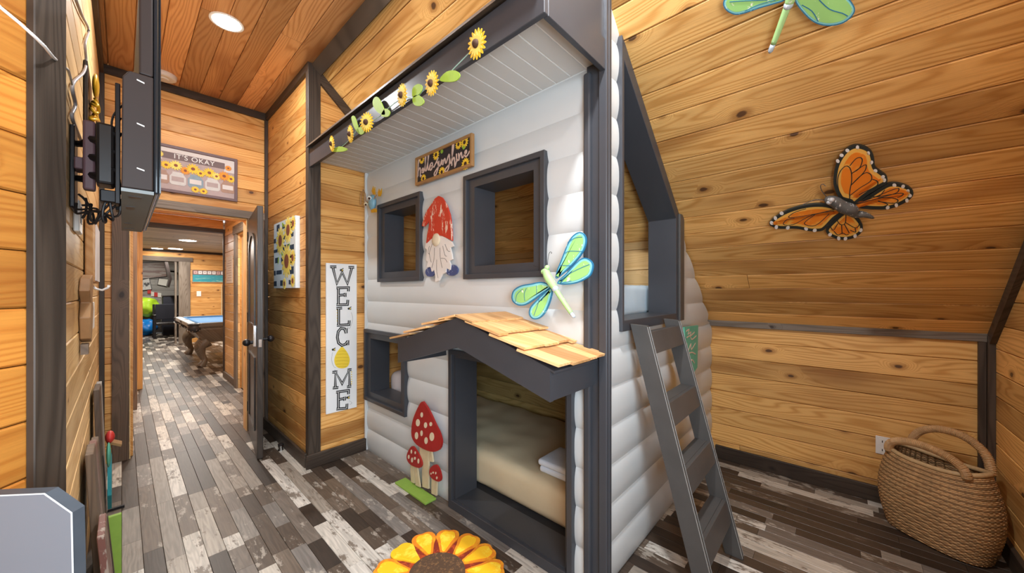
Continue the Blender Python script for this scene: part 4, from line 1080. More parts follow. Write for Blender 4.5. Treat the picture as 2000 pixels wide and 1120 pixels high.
for bx, by in ((128, 95), (180, 350), (75, 622), (170, 940)):
    bee = plate_px('bee', 'ink_black', ws_, P_WS, cw(ell2(bx, by, 11, 7, 10, 0.5)), 0.0022, 0.0018)
    plate_px('bee_stripe', 'hive_yellow', bee, P_WS, cw(ell2(bx + 3, by, 3, 6, 8)), 0.003, 0.0008)
    plate_px('bee_wing', 'ink_black', bee, P_WS, cw(ell2(bx + 6, by - 9, 7, 3, 8, -0.7)), 0.0022, 0.001)
    plate_px('bee_wing', 'ink_black', bee, P_WS, cw(ell2(bx - 10, by + 2, 7, 3, 8, 1.2)), 0.0022, 0.001)
for x, ys in ((98, (360, 378, 396, 414, 432)), (192, (770, 786, 802, 818, 834, 848))):
    for y in ys: plate_px('dot', 'hive_yellow', ws_, P_WS, cw(ell2(x, y, 4, 4, 6)), 0.002, 0.0018)
stroke_px('flight_line', 'ink_black', ws_, P_WS, [cw(l) for l in ([(190, 375), (200, 420), (180, 480), (165, 470)], [(66, 640), (60, 690), (75, 735), (90, 740)], [(175, 960), (195, 975), (180, 985)])], 0.0012, 0.0012, 0.0008, 3)

# ------------------------------------------------------------------ hello sunshine sign
hs = thing('sunshine_sign', 'framed black sign lettered hello sunshine above the bunk windows', 'sign')
P_H0 = Plane((1.352, 0, 0), (-1, 0, 0))
HY0, HY1 = P_H0.hit(921, 295).y, P_H0.hit(810.5, 332).y
HZ0 = (P_H0.hit(921, 327).z + P_H0.hit(810.5, 360).z) / 2; HZ1 = (P_H0.hit(921, 263.4).z + P_H0.hit(810.5, 305).z) / 2
ring('frame', 'frame_tan', hs, rect(HY0, HY1, HZ0, HZ1), rect(HY0 + 0.018, HY1 - 0.018, HZ0 + 0.018, HZ1 - 0.018), 'X', 1.352, 1.376, 0.002)
MB().box(1.362, 1.374, HY0 + 0.012, HY1 - 0.012, HZ0 + 0.012, HZ1 - 0.012).build('board', 'board_black', hs)
P_HS = Plane((1.362, 0, 0), (-1, 0, 0)); ch = crop(800, 250, 9.33)
for (q, r, ph) in (((480, 490), 0.034, 0), ((222, 575), 0.030, 0.3), ((250, 925), 0.030, 0.2), ((585, 805), 0.033, 0.5), ((890, 300), 0.030, 0.1), ((1000, 262), 0.034, 0.4), ((1015, 655), 0.036, 0.2)):
    flower(hs, P_HS.hit(*ch([q])[0], 0.0015), (-1, 0, 0), r, 13, ph, th=0.0014)
for q in ((585, 430), (985, 355)):
    plate_px('leaf', 'leaf_green', hs, P_HS, ch(ell2(*q, 22, 40, 10, 0.2)), 0.0016, 0.0014)
HELLO = [[(140, 900), (150, 700), (165, 560), (182, 545), (158, 660), (150, 880)], [(152, 800), (180, 730), (196, 760), (192, 880), (215, 865)],
    [(218, 800), (245, 770), (240, 735), (222, 770), (224, 810), (245, 812), (262, 780)], [(262, 780), (282, 640), (292, 515), (280, 540), (280, 760), (300, 780)],
    [(300, 780), (332, 600), (347, 485), (332, 520), (330, 740), (350, 762)], [(350, 760), (365, 690), (388, 645), (412, 640), (412, 700), (390, 762), (366, 760), (380, 690), (440, 715)],
    [(440, 715), (498, 590), (512, 556), (496, 600), (520, 690), (490, 820), (456, 872), (450, 820), (530, 690)], [(530, 600), (532, 680), (555, 682), (580, 590), (586, 662), (602, 658)],
    [(602, 580), (606, 660), (614, 610), (640, 560), (652, 640), (670, 620)], [(670, 620), (710, 490), (722, 520), (722, 640), (700, 750), (660, 802), (645, 760), (740, 640)],
    [(740, 650), (782, 450), (802, 300), (782, 296), (767, 500), (765, 690)], [(768, 610), (800, 540), (816, 570), (822, 700), (850, 600)], [(850, 470), (856, 600), (880, 570)],
    [(888, 460), (895, 580), (910, 500), (940, 450), (952, 540), (980, 520)], [(982, 505), (1030, 450), (1030, 408), (1005, 440), (1010, 520), (1050, 500), (1090, 420)]]
for l in HELLO:
    stroke_px('lettering', 'script_cream', hs, P_HS, [ch(l)], 0.0085, 0.0042, 0.0024, 4)

# ------------------------------------------------------------------ its okay picture above the doorway
ok = thing('jar_picture', 'framed print reading its okay with sunflowers in jars above the doorway', 'picture')
OX0, OX1, OZ0, OZ1 = 0.135, 0.734, 2.186, 2.586
yb = FY - 0.001
ring('frame', 'frame_mauve', ok, rect(OX0, OX1, OZ0, OZ1), rect(OX0 + 0.024, OX1 - 0.024, OZ0 + 0.024, OZ1 - 0.024), 'Y', yb - 0.024, yb, 0.002)
MB().box(OX0 + 0.02, OX1 - 0.02, yb - 0.014, yb - 0.002, OZ0 + 0.02, OZ1 - 0.02).build('print', 'print_plank', ok)
P_OK = Plane((0, yb - 0.014, 0), (0, -1, 0))
def okq(name, mat, x0, x1, z0, z1, off=0.001, parent=None):
    return MB().box(OX0 + x0, OX0 + x1, yb - 0.014 - off, yb - 0.0135, OZ0 + z0, OZ0 + z1).build(name, mat, parent or ok)
okq('print_band', 'print_white', 0.024, 0.575, 0.340, 0.374)
okq('print_band', 'print_white', 0.024, 0.09, 0.27, 0.34)
okq('print_band', 'print_white', 0.50, 0.575, 0.26, 0.34)
bn = okq('banner', 'print_plank_dark', 0.085, 0.505, 0.285, 0.338, 0.002)
fc = bpy.data.curves.new('its_okay', 'FONT'); fc.body = "IT'S OKAY"; fc.size = 0.062; fc.align_x = 'CENTER'; fc.align_y = 'CENTER'; fc.extrude = 0.0006; fc.space_character = 1.15
def text_mesh(name, body, size, loc, rot, mat, parent, ext=0.0006, sx=1.0, space=1.0):
    cu = bpy.data.curves.new(name, 'FONT'); cu.body = body; cu.size = size; cu.align_x = 'CENTER'; cu.align_y = 'CENTER'; cu.extrude = ext; cu.space_character = space
    tmp = bpy.data.objects.new('tmp', cu); COL.objects.link(tmp)
    dg = bpy.context.evaluated_depsgraph_get(); me = bpy.data.meshes.new_from_object(tmp.evaluated_get(dg))
    bpy.data.objects.remove(tmp)
    M = Matrix.Translation(loc) @ rot.to_4x4() @ Matrix.Diagonal((sx, 1, 1, 1))
    me.transform(M); me.materials.clear()
    finish(me, mat, None, 0.5)
    return link(name, me, parent)
text_mesh('lettering', "IT'S OKAY", 0.058, V((OX0 + 0.297, yb - 0.0168, OZ0 + 0.312)), Matrix.Rotation(math.pi / 2, 3, 'X'), 'ink_white', ok, sx=0.95, space=1.1)
for i, (mat, x) in enumerate((('jar_brown', 0.055), ('jar_white', 0.16), ('jar_blue', 0.275), ('jar_white', 0.39), ('jar_brown', 0.50))):
    px_ = [(x, 0.07), (x + 0.08, 0.07), (x + 0.092, 0.085), (x + 0.092, 0.14), (x + 0.075, 0.165), (x + 0.075, 0.18), (x + 0.005, 0.18), (x + 0.005, 0.165), (x - 0.012, 0.14), (x - 0.012, 0.085)]
    jr = MB().prism([(OX0 + a - 0.012, yb - 0.0162, OZ0 + b) for a, b in px_], (0, 0.002, 0)).build('jar', mat, ok)
    MB().box(OX0 + x - 0.012, OX0 + x + 0.066, yb - 0.0168, yb - 0.016, OZ0 + 0.10, OZ0 + 0.14).build('jar_label', 'print_white' if mat != 'jar_white' else 'print_plank', jr)
for i, (x, z, r) in enumerate(((0.05, 0.24, 0.042), (0.115, 0.225, 0.036), (0.175, 0.235, 0.042), (0.235, 0.205, 0.036), (0.285, 0.232, 0.046), (0.335, 0.205, 0.034), (0.395, 0.225, 0.044), (0.445, 0.205, 0.034), (0.50, 0.22, 0.044), (0.55, 0.205, 0.036), (0.30, 0.055, 0.030), (0.355, 0.05, 0.030), (0.075, 0.31, 0.026), (0.53, 0.30, 0.026))):
    flower(ok, (OX0 + x, yb - 0.018 - 0.0004 * (i % 3), OZ0 + z), (0, -1, 0), r, 13, i, mat=('petal_yellow', 'petal_orange', 'petal_pale')[(0, 0, 2, 1, 0)[i % 5]], heart='rust_heart', hr=0.30, th=0.0014)

# ------------------------------------------------------------------ sunflower canvas
cv = thing('sunflower_canvas', 'square canvas of sunflowers on navy and white stripes', 'picture')
VY0, VY1, VZ0, VZ1 = 3.235, 3.838, 1.372, 1.958
MB().box(CX - 0.034, CX - 0.001, VY0, VY1, VZ0, VZ1).build('canvas', 'canvas_pale', cv)
xr = CX - 0.034
crng = random.Random(11)
for j in range(6):
    z = VZ0 + 0.025 + j * 0.098
    yy = VY0 + crng.uniform(0, 0.05)
    while yy < VY1 - 0.03:
        w = crng.uniform(0.05, 0.22); y1 = min(yy + w, VY1)
        MB().box(xr - 0.0008, xr + 0.0005, yy, y1, z + crng.uniform(-0.008, 0.006), z + 0.042 + crng.uniform(-0.01, 0.012)).build('stripe', 'navy_ink', cv)
        yy = y1 + crng.uniform(0.02, 0.16)
for q, r in (((3.64, 1.79), 0.125), ((3.42, 1.86), 0.115), ((3.46, 1.60), 0.145), ((3.30, 1.62), 0.07), ((3.30, 1.43), 0.055), ((3.52, 1.41), 0.05), ((3.29, 1.90), 0.065)):
    flower(cv, (xr - 0.002, *q), (-1, 0, 0), r, 15, r * 20, mat='petal_pale', heart='rust_heart', hr=0.42, th=0.0012)
for q in ((3.58, 1.66), (3.70, 1.62), (3.40, 1.72), (3.56, 1.92)):
    MB().prism([(xr - 0.0012, q[0] + a, q[1] + b) for a, b in ell2(0, 0, 0.035, 0.014, 10, q[0] * 9)], (0.001, 0, 0)).build('leaf', 'leaf_green', cv)

# ------------------------------------------------------------------ sunflower garland along the fascia
ga = thing('sunflower_garland', 'sunflower and leaf garland strung along the bunk roof fascia', 'garland')
P_GA = Plane((0.957, 0, 0), (-1, 0, 0))
vine = [(648, 285), (665, 288), (690, 265), (705, 240), (735, 232), (760, 210), (790, 190), (812, 192), (835, 168), (870, 150), (890, 130), (925, 95)]
MB().tube([P_GA.hit(a, b, 0.010) for a, b in smooth_poly(vine, 4, False)], 0.0022, 6).build('vine', 'vine_green', ga)
for (x, y, r, tilt, ph) in ((931, 86, 0.054, -0.1, 0), (843, 163, 0.052, -0.1, 0.2), (785, 186, 0.052, -0.3, 0.1), (716, 239, 0.054, 0.9, 0.3), (684, 262, 0.050, -0.3, 0), (648, 281, 0.050, -0.3, 0.2)):
    c = P_GA.hit(x, y, 0.035); n = V((-1, -0.3 * tilt, -0.15)).normalized()
    fl_ = MB()
    e1 = (V((0, 0, 1)) - n * n.z).normalized(); e2 = n.cross(e1)
    fl_.prism([c + e1 * a + e2 * b for a, b in petals(r, r * 0.66, 17, ph)], -n * 0.002)
    p = fl_.build('flower', 'petal_yellow', ga)
    MB().prism([c + n * 0.004 + e1 * a + e2 * b for a, b in petals(r * 0.76, r * 0.5, 15, ph + 0.2)], -n * 0.002).build('inner_petals', 'petal_pale', p)
    MB().ell(c + n * 0.004, r * 0.30, r * 0.30, r * 0.30, 10, 8).build('flower_center', 'flower_heart', p, smooth=True)
for (pts) in ([(858, 156), (872, 140), (890, 138), (898, 147), (890, 158), (872, 160)], [(806, 190), (806, 172), (816, 164), (824, 168), (820, 182)], [(806, 190), (818, 186), (828, 198), (820, 207), (808, 204)],
              [(728, 205), (730, 192), (738, 190), (748, 208), (752, 224), (738, 220)], [(744, 226), (752, 212), (761, 218), (757, 228)], [(686, 230), (692, 227), (698, 245), (702, 262), (692, 250)], [(696, 252), (708, 248), (711, 258), (704, 263)], [(648, 296), (662, 286), (678, 291), (670, 296)]):
    plate_px('leaf', 'leaf_green', ga, P_GA, smooth_poly(pts, 3), 0.022, 0.004)

# ------------------------------------------------------------------ bird ornament at the alcove corner
bd = thing('bird_ornament', 'blue metal bird with bulging eyes and yellow crest above the left bunk window', 'ornament')
P_BD = Plane((1.346, 0, 0), (-1, 0, 0)); cbd = crop(700, 350, 14.0)
def bpt(x, y, off): return P_BD.hit(*cbd([(x, y)])[0], off)
MB().ell(bpt(380, 640, 0.0), 0.028, 0.045, 0.062, 14, 10).build('body', 'blue_bird', bd, smooth=True)
MB().ell(bpt(300, 520, 0.030), 0.018, 0.020, 0.018, 12, 8).build('eye', 'paper', bd, smooth=True)
MB().ell(bpt(295, 530, 0.046), 0.008, 0.010, 0.010, 10, 8).build('pupil', 'flower_heart', bd, smooth=True)
MB().ell(bpt(205, 690, 0.030), 0.016, 0.018, 0.016, 12, 8).build('eye', 'spot_cream', bd, smooth=True)
MB().ell(bpt(200, 700, 0.044), 0.007, 0.008, 0.008, 10, 8).build('pupil', 'flower_heart', bd, smooth=True)
for pts in ([(400, 420), (360, 330), (400, 190), (420, 300), (450, 210), (450, 330), (460, 420)], [(540, 470), (530, 360), (560, 260), (590, 350), (630, 250), (635, 380), (600, 470)], [(350, 920), (340, 850), (430, 800), (500, 830), (490, 910)]):
    plate_px('crest_feather', 'metal_yellow', bd, P_BD, cbd(pts), 0.012, 0.004)
MB().tube([bpt(60, 700, 0.01), bpt(70, 450, 0.01), bpt(130, 290, 0.012), bpt(185, 400, 0.012), bpt(200, 600, 0.012), bpt(260, 640, 0.012)], 0.004, 6).build('wire_wing', 'deco_brown', bd)
MB().tube([bpt(500, 430, 0.004), bpt(440, 520, 0.004), bpt(420, 600, 0.004)], 0.004, 6).build('crest_wire', 'deco_brown', bd)

# ------------------------------------------------------------------ green sign on the bunk side behind the ladder
P_GS = Plane((0, 0.744, 0), (0, -1, 0)); cgs = crop(1180, 560, 5.6)
gs = thing('green_sign', 'small green lettered plaque on the bunk side behind the ladder', 'sign')
plate_px('plaque', 'teal_sign', gs, P_GS, cgs([(880, 445), (1030, 425), (1020, 885), (965, 970), (905, 880)]), 0.012, 0.010)
for l in ([(900, 490), (930, 470), (920, 520), (950, 500), (945, 540), (990, 500)], [(905, 560), (940, 540), (960, 580), (1010, 540)], [(905, 620), (920, 700), (950, 630), (955, 690), (1000, 620)], [(915, 740), (960, 720), (1000, 740)], [(920, 800), (940, 860), (960, 800), (990, 840)]):
    stroke_px('lettering', 'script_cream', gs, P_GS, [cgs(l)], 0.008, 0.0135, 0.0012, 3)

# ------------------------------------------------------------------ sunflower rug
rg = thing('sunflower_rug', 'sunflower shaped rug on the plank floor, cut by the lower edge', 'rug')
RC = V((1.0, 1.395, 0)); RR = 0.315
def rpoly(pts, z0, z1): return [V((RC.x + a, RC.y + b, z1)) for a, b in pts]
MB().prism(rpoly(ell2(0, 0, RR * 0.80, RR * 0.80, 40), 0, 0.012), (0, 0, -0.010)).build('rug_ground', 'rug_red', rg)
NP = 13
rrg = random.Random(3)
for k in range(NP):
    a = 2 * math.pi * (k + 0.5) / NP; h = math.pi / NP
    def pet(R, wid, r0, zz, wob=0.0):
        out = []
        for s, q in ((-0.30, r0), (-0.72, r0 + (R - r0) * 0.45), (-0.92, r0 + (R - r0) * 0.72), (-0.66, R * 0.965), (-0.30, R), (0.0, R * (0.985)), (0.34, R), (0.70, R * 0.955), (0.92, r0 + (R - r0) * 0.72), (0.72, r0 + (R - r0) * 0.45), (0.30, r0)):
            out.append((q * math.cos(a + s * h * wid), q * math.sin(a + s * h * wid)))
        return smooth_poly(out, 2)
    R = RR * rrg.uniform(0.95, 1.03); alt = k % 2
    p = MB().prism(rpoly(pet(R, 1.10, RR * 0.40, 0), 0, 0.016 + 0.002 * alt), (0, 0, -0.014)).build('petal', 'rug_orange' if rrg.random() < 0.62 else 'rug_yellow', rg)
    MB().prism(rpoly(pet(R * 0.95, 0.74, RR * 0.47, 0), 0, 0.0185 + 0.002 * alt), (0, 0, -0.010)).build('petal_inner', 'rug_yellow', p)  # yellow inner field of each rug petal
MB().prism(rpoly(ell2(0, 0, RR * 0.42, RR * 0.42, 32), 0, 0.021), (0, 0, -0.019)).build('rug_center', 'rug_brown', rg)
def at(px, py, w): return CC + ray(px, py) * w
# ------------------------------------------------------------------ lamps
def lamp(x, y, z, r, label, group):
    t = thing('recessed_lamp', label, 'lamp', group)
    MB().lathe((x, y, z), [(r * 1.22, -0.004), (r * 1.22, 0.0), (r * 0.98, 0.0), (r * 0.98, -0.004)][::-1], 28).build('lamp_ring', 'white_plastic', t)
    MB().lathe((x, y, z), [(r, -0.006), (r, -0.003)], 28).build('lamp_lens', 'lamp_glow', t)
    return t
lamp(*LAMPS[0][:2], CEIL - 0.0005, 0.074, 'bright round recessed lamp in the pine ceiling above the hall door', 'room lamps')
for lx, ly, lw, lb in LAMPS[1:]: lamp(lx, ly, CEIL - 0.0005, 0.074, lb, 'room lamps')  # fixtures of the added fill lamps, all out of view
for (lx, ly), lb in (((0.90, 9.75), 'nearest round lamp in the weathered pool room ceiling'), ((0.875, 11.9), 'farther round lamp in the weathered ceiling near the dark crown trim'), ((0.57, 12.15), 'small white lamp at the dark crown trim, left of the other two')):
    lamp(lx, ly, PZ - 0.0005, 0.13 if ly < 12.1 else 0.10, lb, 'pool room lamps')
sd = thing('smoke_detector', 'white round smoke detector on the ceiling behind the television', 'smoke detector')
MB().lathe((0.225, 4.03, CEIL - 0.0005), [(0.066, -0.034), (0.078, -0.028), (0.082, -0.012), (0.082, 0.0)], 28).build('cover', 'white_plastic', sd, smooth=False)
MB().lathe((0.225, 4.03, CEIL - 0.0345), [(0.030, -0.006), (0.034, 0.0)], 20).build('sensor', 'white_plastic', sd)

# ------------------------------------------------------------------ television on its arm
tv = thing('television', 'dark flat television seen edge on, swung out from the left wall', 'television')
TY0, TY1 = 1.365, 2.27
MB().box(0.0575, 0.068, TY0, TY1, 1.612, 2.19).build('panel', 'tv_screen', tv, bevel=0.004, seg=2)
MB().box(0.0685, 0.0715, TY0 + 0.002, TY1 - 0.002, 1.616, 2.186).build('screen', 'tv_screen', tv)
hb = MB().prism([(-0.002, TY0, 1.618), (0.057, TY0, 1.618), (0.057, TY0, 1.925), (0.012, TY0, 1.925), (0.000, TY0, 1.905)], (0, TY1 - TY0, 0))
hb.build('rear_housing', 'tv_brown', tv, bevel=0.003, seg=2)
MB().box(0.030, 0.057, TY0 + 0.003, TY1 - 0.003, 1.927, 2.186).build('upper_housing', 'tv_brown', tv, bevel=0.004, seg=2)
ub = MB().box(-0.002, 0.058, TY0 + 0.002, TY1 - 0.002, 1.608, 1.617).build('underside', 'tv_grey', tv)
for y0, y1, x0, x1 in ((1.42, 1.45, 0.012, 0.036), (1.60, 1.66, 0.008, 0.026), (2.00, 2.04, 0.006, 0.026), (2.17, 2.2, 0.004, 0.034)):
    MB().box(x0, x1, y0, y1, 1.6065, 1.6078).build('vent_slot', 'black_plastic', ub)
for z in (1.905, 1.79, 1.672):
    MB().obox((0.026, TY0 - 0.0008, z), (0.014, 0, -0.004), (0, 0.001, 0), (0, 0, 0.003)).build('edge_clip', 'white_plastic', tv)
mt = thing('television_mount', 'dark jointed television wall mount with mauve bars behind the screen', 'wall mount')
MB().box(-0.016, -0.004, 1.74, 1.80, 1.635, 2.03).build('back_bracket', 'black_metal', mt, bevel=0.002, seg=1)
MB().box(-0.016, -0.004, 1.88, 1.94, 1.635, 2.03).build('back_bracket', 'black_metal', mt, bevel=0.002, seg=1)
MB().box(LX + 0.001, LX + 0.012, 1.90, 2.02, 1.63, 1.91).build('wall_plate', 'black_metal', mt, bevel=0.002, seg=1)
MB().box(LX + 0.0125, LX + 0.05, 1.86, 1.93, 1.755, 1.795).build('bar', 'mauve_metal', mt, bevel=0.003, seg=1)
MB().box(-0.088, -0.060, 1.83, 1.87, 1.685, 1.915).build('upright', 'mauve_metal', mt, bevel=0.006, seg=2)
for z in (1.86, 1.80, 1.74):
    MB().tube([(-0.074, 1.85, z), (-0.045, 1.80, z - 0.02), (-0.018, 1.78, z + 0.02)], 0.013, 8).build('arm', 'black_metal', mt)
    MB().tube([(-0.105, 1.95, z), (-0.09, 1.90, z - 0.01), (-0.074, 1.86, z - 0.005)], 0.011, 8).build('arm', 'black_metal', mt)
MB().box(-0.058, -0.017, 1.77, 1.86, 1.70, 1.90).build('pivot_block', 'black_plastic', mt, bevel=0.008, seg=2)
MB().box(-0.05, -0.005, 1.79, 1.84, 1.645, 1.685).build('lower_bar', 'black_metal', mt, bevel=0.003, seg=1)
cb_ = thing('cable_bundle', 'black cables looped under the television mount', 'cable')
crng = random.Random(4)
for k in range(5):
    pts = []
    for i in range(26):
        t = i / 25
        pts.append((-0.10 + 0.088 * t + 0.016 * math.sin(9 * t + k * 1.7), 1.90 - 0.10 * t, 1.655 - 0.06 * math.sin(math.pi * t) + 0.022 * math.cos(11 * t + k)))
    MB().tube(pts, 0.0035, 6).build('cable', 'black_plastic', cb_)
for pts in ([(240, 205), (222, 225), (218, 250), (226, 275), (238, 260)], [(236, 230), (215, 270), (205, 310), (200, 345)], [(232, 262), (226, 300), (232, 340), (236, 380)]):
    MB().tube([at(a, b, 1.22) for a, b in smooth_poly(pts, 4, False)], 0.003, 6).build('cable', 'black_plastic', cb_)
P_LW = Plane((LX + 0.006, 0, 0), (1, 0, 0))
def wcord(name, label, pts, mat, r=0.004, pl=None, off=0.0):
    o = MB().tube([(pl or P_LW).hit(a, b, off) for a, b in smooth_poly(pts, 4, False)], r, 7).build(name, mat, None, smooth=True)
    return tag(o, label, 'cord')
wcord('power_cord', 'thick grey cord snaking down the wall above the television mount', [(147, -4), (160, 30), (173, 58), (166, 85), (168, 120), (163, 142), (141, 166), (147, 205), (140, 225), (148, 250), (160, 278)], 'grey_cable', 0.0048, off=0.002)
o = MB().tube([at(-20, -8, 0.70), at(0, 14, 0.72), at(38, 45, 0.74), at(70, 74, 0.77), at(88, 92, 0.80), at(104, 112, 0.84), at(133, 137, 1.02)] + [P_LW.hit(137, 150, 0.004), P_LW.hit(140, 165, 0.004)], 0.0032, 7).build('thin_cord', 'white_plastic', None, smooth=True)
tag(o, 'thin pale cord crossing the dark post at the upper left corner', 'cord')
# wall outlet box below the mount
ob = thing('outlet_box', 'white cable outlet box on the wall under the television mount', 'outlet')
MB().box(LX + 0.001, LX + 0.016, 2.03, 2.16, 1.565, 1.68).build('plate', 'white_plastic', ob, bevel=0.003, seg=1)
MB().box(LX + 0.0165, LX + 0.018, 2.07, 2.12, 1.60, 1.66).build('slot', 'black_plastic', ob)
# yellow curly ornament
yo = thing('yellow_word_ornament', 'yellow curly metal ornament on black backing high on the television wall', 'wall art')
MB().box(LX + 0.001, LX + 0.014, 2.52, 2.86, 2.07, 2.40).build('backing', 'black_plastic', yo, bevel=0.004, seg=1)
pts = []
for i in range(90):
    t = i / 89
    pts.append((LX + 0.030 + 0.010 * math.sin(t * 60), 2.68 + 0.13 * math.sin(t * 34) * (0.6 + 0.4 * t), 2.27 - 0.20 * t + 0.018 * math.cos(t * 68)))
MB().tube(pts, 0.0065, 8).build('script', 'metal_yellow', yo, smooth=True)
MB().ell((LX + 0.034, 2.64, 2.335), 0.012, 0.07, 0.055, 14, 10).build('leaf_head', 'metal_yellow', yo, smooth=True)
# wooden cut-outs on the left wall
wp = thing('wooden_paddle', 'flat wooden paddle shaped plaque hanging on the television wall', 'wall art')
MB().box(LX + 0.004, LX + 0.028, 2.55, 3.15, 1.39, 1.70).build('plaque', 'cedar', wp, bevel=0.004, seg=1)
MB().box(LX + 0.0285, LX + 0.032, 2.75, 3.16, 1.40, 1.69).build('plaque_face', 'print_white', wp)
hk = thing('wall_hook', 'white curved hook on the television wall below the wooden plaque', 'hook')
MB().tube([(LX + 0.002, 3.05, 1.385), (LX + 0.02, 3.04, 1.36), (LX + 0.045, 3.03, 1.352), (LX + 0.066, 3.03, 1.366), (LX + 0.07, 3.03, 1.38)], 0.006, 8).build('hook', 'white_plastic', hk, smooth=True)
wg = thing('wooden_cutout', 'brown fiddle shaped wooden cut-out low on the television wall', 'wall art')
P_WG = Plane((LX + 0.001, 0, 0), (1, 0, 0))
MB().prism([(LX + 0.002, y, z) for y, z in ((2.30, 1.40), (2.44, 1.42), (2.50, 1.36), (2.42, 1.32), (2.50, 1.27), (2.44, 1.20), (2.36, 1.13), (2.30, 1.15), (2.26, 1.24), (2.31, 1.30), (2.24, 1.35))], (0.03, 0, 0)).build('body', 'deco_brown', wg, bevel=0.003, seg=1)
MB().box(LX + 0.004, LX + 0.025, 2.30, 2.36, 1.085, 1.128).build('tip', 'old_board', wg)
pt = tag(MB().box(LX + 0.001, LX + 0.006, 3.10, 3.35, 1.13, 1.28).build('white_tag', 'paper', None), 'small white tag on the television wall near the corner trim', 'tag')

# signs leaning against the left wall, seen edge on
def lean(name, label, y0, y1, h, x_foot, x_top, th, mat, parent=None):
    return MB().obox((x_foot, y0, 0.001), (th, 0, 0), (0, y1 - y0, 0), (x_top - x_foot, 0, h)).build(name, mat, parent, bevel=0.002, seg=1)
s1 = thing('plank_sign', 'tall weathered plank sign leaning on the television wall', 'sign')
lean('plank', '', 3.02, 3.22, 0.80, LX + 0.035, LX + 0.012, 0.022, 'old_board', s1)
lean('plank', '', 3.225, 3.42, 0.78, LX + 0.035, LX + 0.012, 0.022, 'grey_board', s1)
MB().ell((LX + 0.072, 3.12, 0.50), 0.020, 0.05, 0.035, 12, 8).build('red_bird', 'red_plastic', s1, smooth=True)
MB().obox((LX + 0.06, 3.10, 0.47), (0.055, -0.05, -0.02), (0, 0.02, 0.015), (0.004, 0, 0.012)).build('twig', 'deco_brown', s1)
MB().prism([(LX + 0.062, 3.14, 0.40), (LX + 0.062, 3.28, 0.34), (LX + 0.062, 3.30, 0.16), (LX + 0.062, 3.20, 0.05), (LX + 0.062, 3.12, 0.16)], (0.016, 0, 0)).build('teal_drop', 'teal_paint', s1)
MB().ell((LX + 0.068, 3.05, 0.42), 0.010, 0.05, 0.07, 12, 8).build('green_leaf', 'teal_sign', s1, smooth=True)
MB().box(LX + 0.06, LX + 0.13, 3.28, 3.30, 0.0, 0.014).build('foot', 'black_metal', s1)
s2 = thing('red_plank_sign', 'brown and red plank sign leaning in front of the taller plank sign', 'sign')
for i in range(3):
    lean('plank', '', 2.32 + i * 0.165, 2.48 + i * 0.165, 0.66 - 0.03 * i, LX + 0.045, LX + 0.014, 0.024, ('old_board', 'red_flag', 'old_board')[i], s2)
s3 = thing('striped_sign', 'low red striped board leaning behind the grey panel', 'sign')
lean('board', '', 2.05, 2.26, 0.42, LX + 0.085, LX + 0.055, 0.02, 'red_flag', s3)
lean('edge', '', 2.265, 2.29, 0.40, LX + 0.085, LX + 0.055, 0.024, 'old_board', s3)
s4 = thing('green_board', 'green board on a green foot leaning beside the striped board', 'sign')
lean('board', '', 2.44, 2.46, 0.32, LX + 0.076, LX + 0.076, 0.042, 'grass_green', s4)
MB().box(LX + 0.075, LX + 0.135, 2.32, 2.435, 0.0, 0.012).build('foot', 'grass_green', s4)
MB().ell((LX + 0.125, 2.335, 0.043), 0.03, 0.03, 0.03, 12, 8).build('red_knob', 'red_plastic', s4, smooth=True)

# ------------------------------------------------------------------ foreground grey panel
P_PAN = Plane(at(100, 960, 0.70), AD)
fp = thing('grey_panel', 'pale grey chamfered end panel with dark edges at the lower left corner', 'furniture')
outl = [(-40, 970), (87.5, 964.3), (141, 1002), (143.5, 1120), (143.5, 1905), (-40, 1905)]
front = [P_PAN.hit(a, b) for a, b in outl]
for p in front: p.z = max(p.z, 0.0)
MB().prism([p + AD * 0.0 for p in front], -AD * 0.0235).build('panel', 'panel_edge', fp)
fin = [p.copy() for p in front]
MB().prism([p + AD * 0.0012 for p in fin], -AD * 0.0010).build('panel_face', 'panel_face', fp)
ribbon(mbx := MB(), [p + AD * 0.0018 for p in front[:5]], AD, 0.0022, 0.0012); mbx.build('edge_line', 'edge_white', fp)

# ------------------------------------------------------------------ open door leaf
dr = thing('wooden_door', 'dark brown wooden door standing open into the room', 'door')
DH = V((0.815, 4.17, 0)); DN = V((0.722, 3.40, 0)); DD = (DN - DH); DL = DD.length; DD.normalize()
DS = V((-DD.y, DD.x, 0))      # towards the far (+X) side
if DS.x < 0: DS = -DS
MB().obox(DH + V((0, 0, 0.012)), DD * DL, DS * 0.040, V((0, 0, 2.015))).build('leaf', 'door_wood', dr, bevel=0.003, seg=1)
def on_door(u, z, off): return DH + DD * u + V((0, 0, z)) - DS * off
def door_panel(z0, z1, arch):
    pts = [(0.13, z0), (DL - 0.13, z0), (DL - 0.13, z1)]
    if arch: pts += [((DL / 2) + (DL / 2 - 0.13) * math.cos(t), z1 + 0.13 * math.sin(t)) for t in (math.pi * k / 10 for k in range(1, 10))]
    pts += [(0.13, z1)]
    pin = [(DL / 2 + (a - DL / 2) * 0.86, (z0 + z1) / 2 + (b - (z0 + z1) / 2) * 0.95) for a, b in pts]
    n = len(pts); vs = [on_door(a, b, -0.002) for a, b in pts] + [on_door(a, b, 0.010) for a, b in pts] + [on_door(a, b, 0.010) for a, b in pin] + [on_door(a, b, -0.002) for a, b in pin]
    fs = []
    for i in range(n):
        j = (i + 1) % n
        fs += [(i, j, n + j, n + i), (n + i, n + j, 2 * n + j, 2 * n + i), (2 * n + i, 2 * n + j, 3 * n + j, 3 * n + i), (3 * n + i, 3 * n + j, j, i)]
    MB().add(vs, fs).build('panel_moulding', 'door_wood', dr)
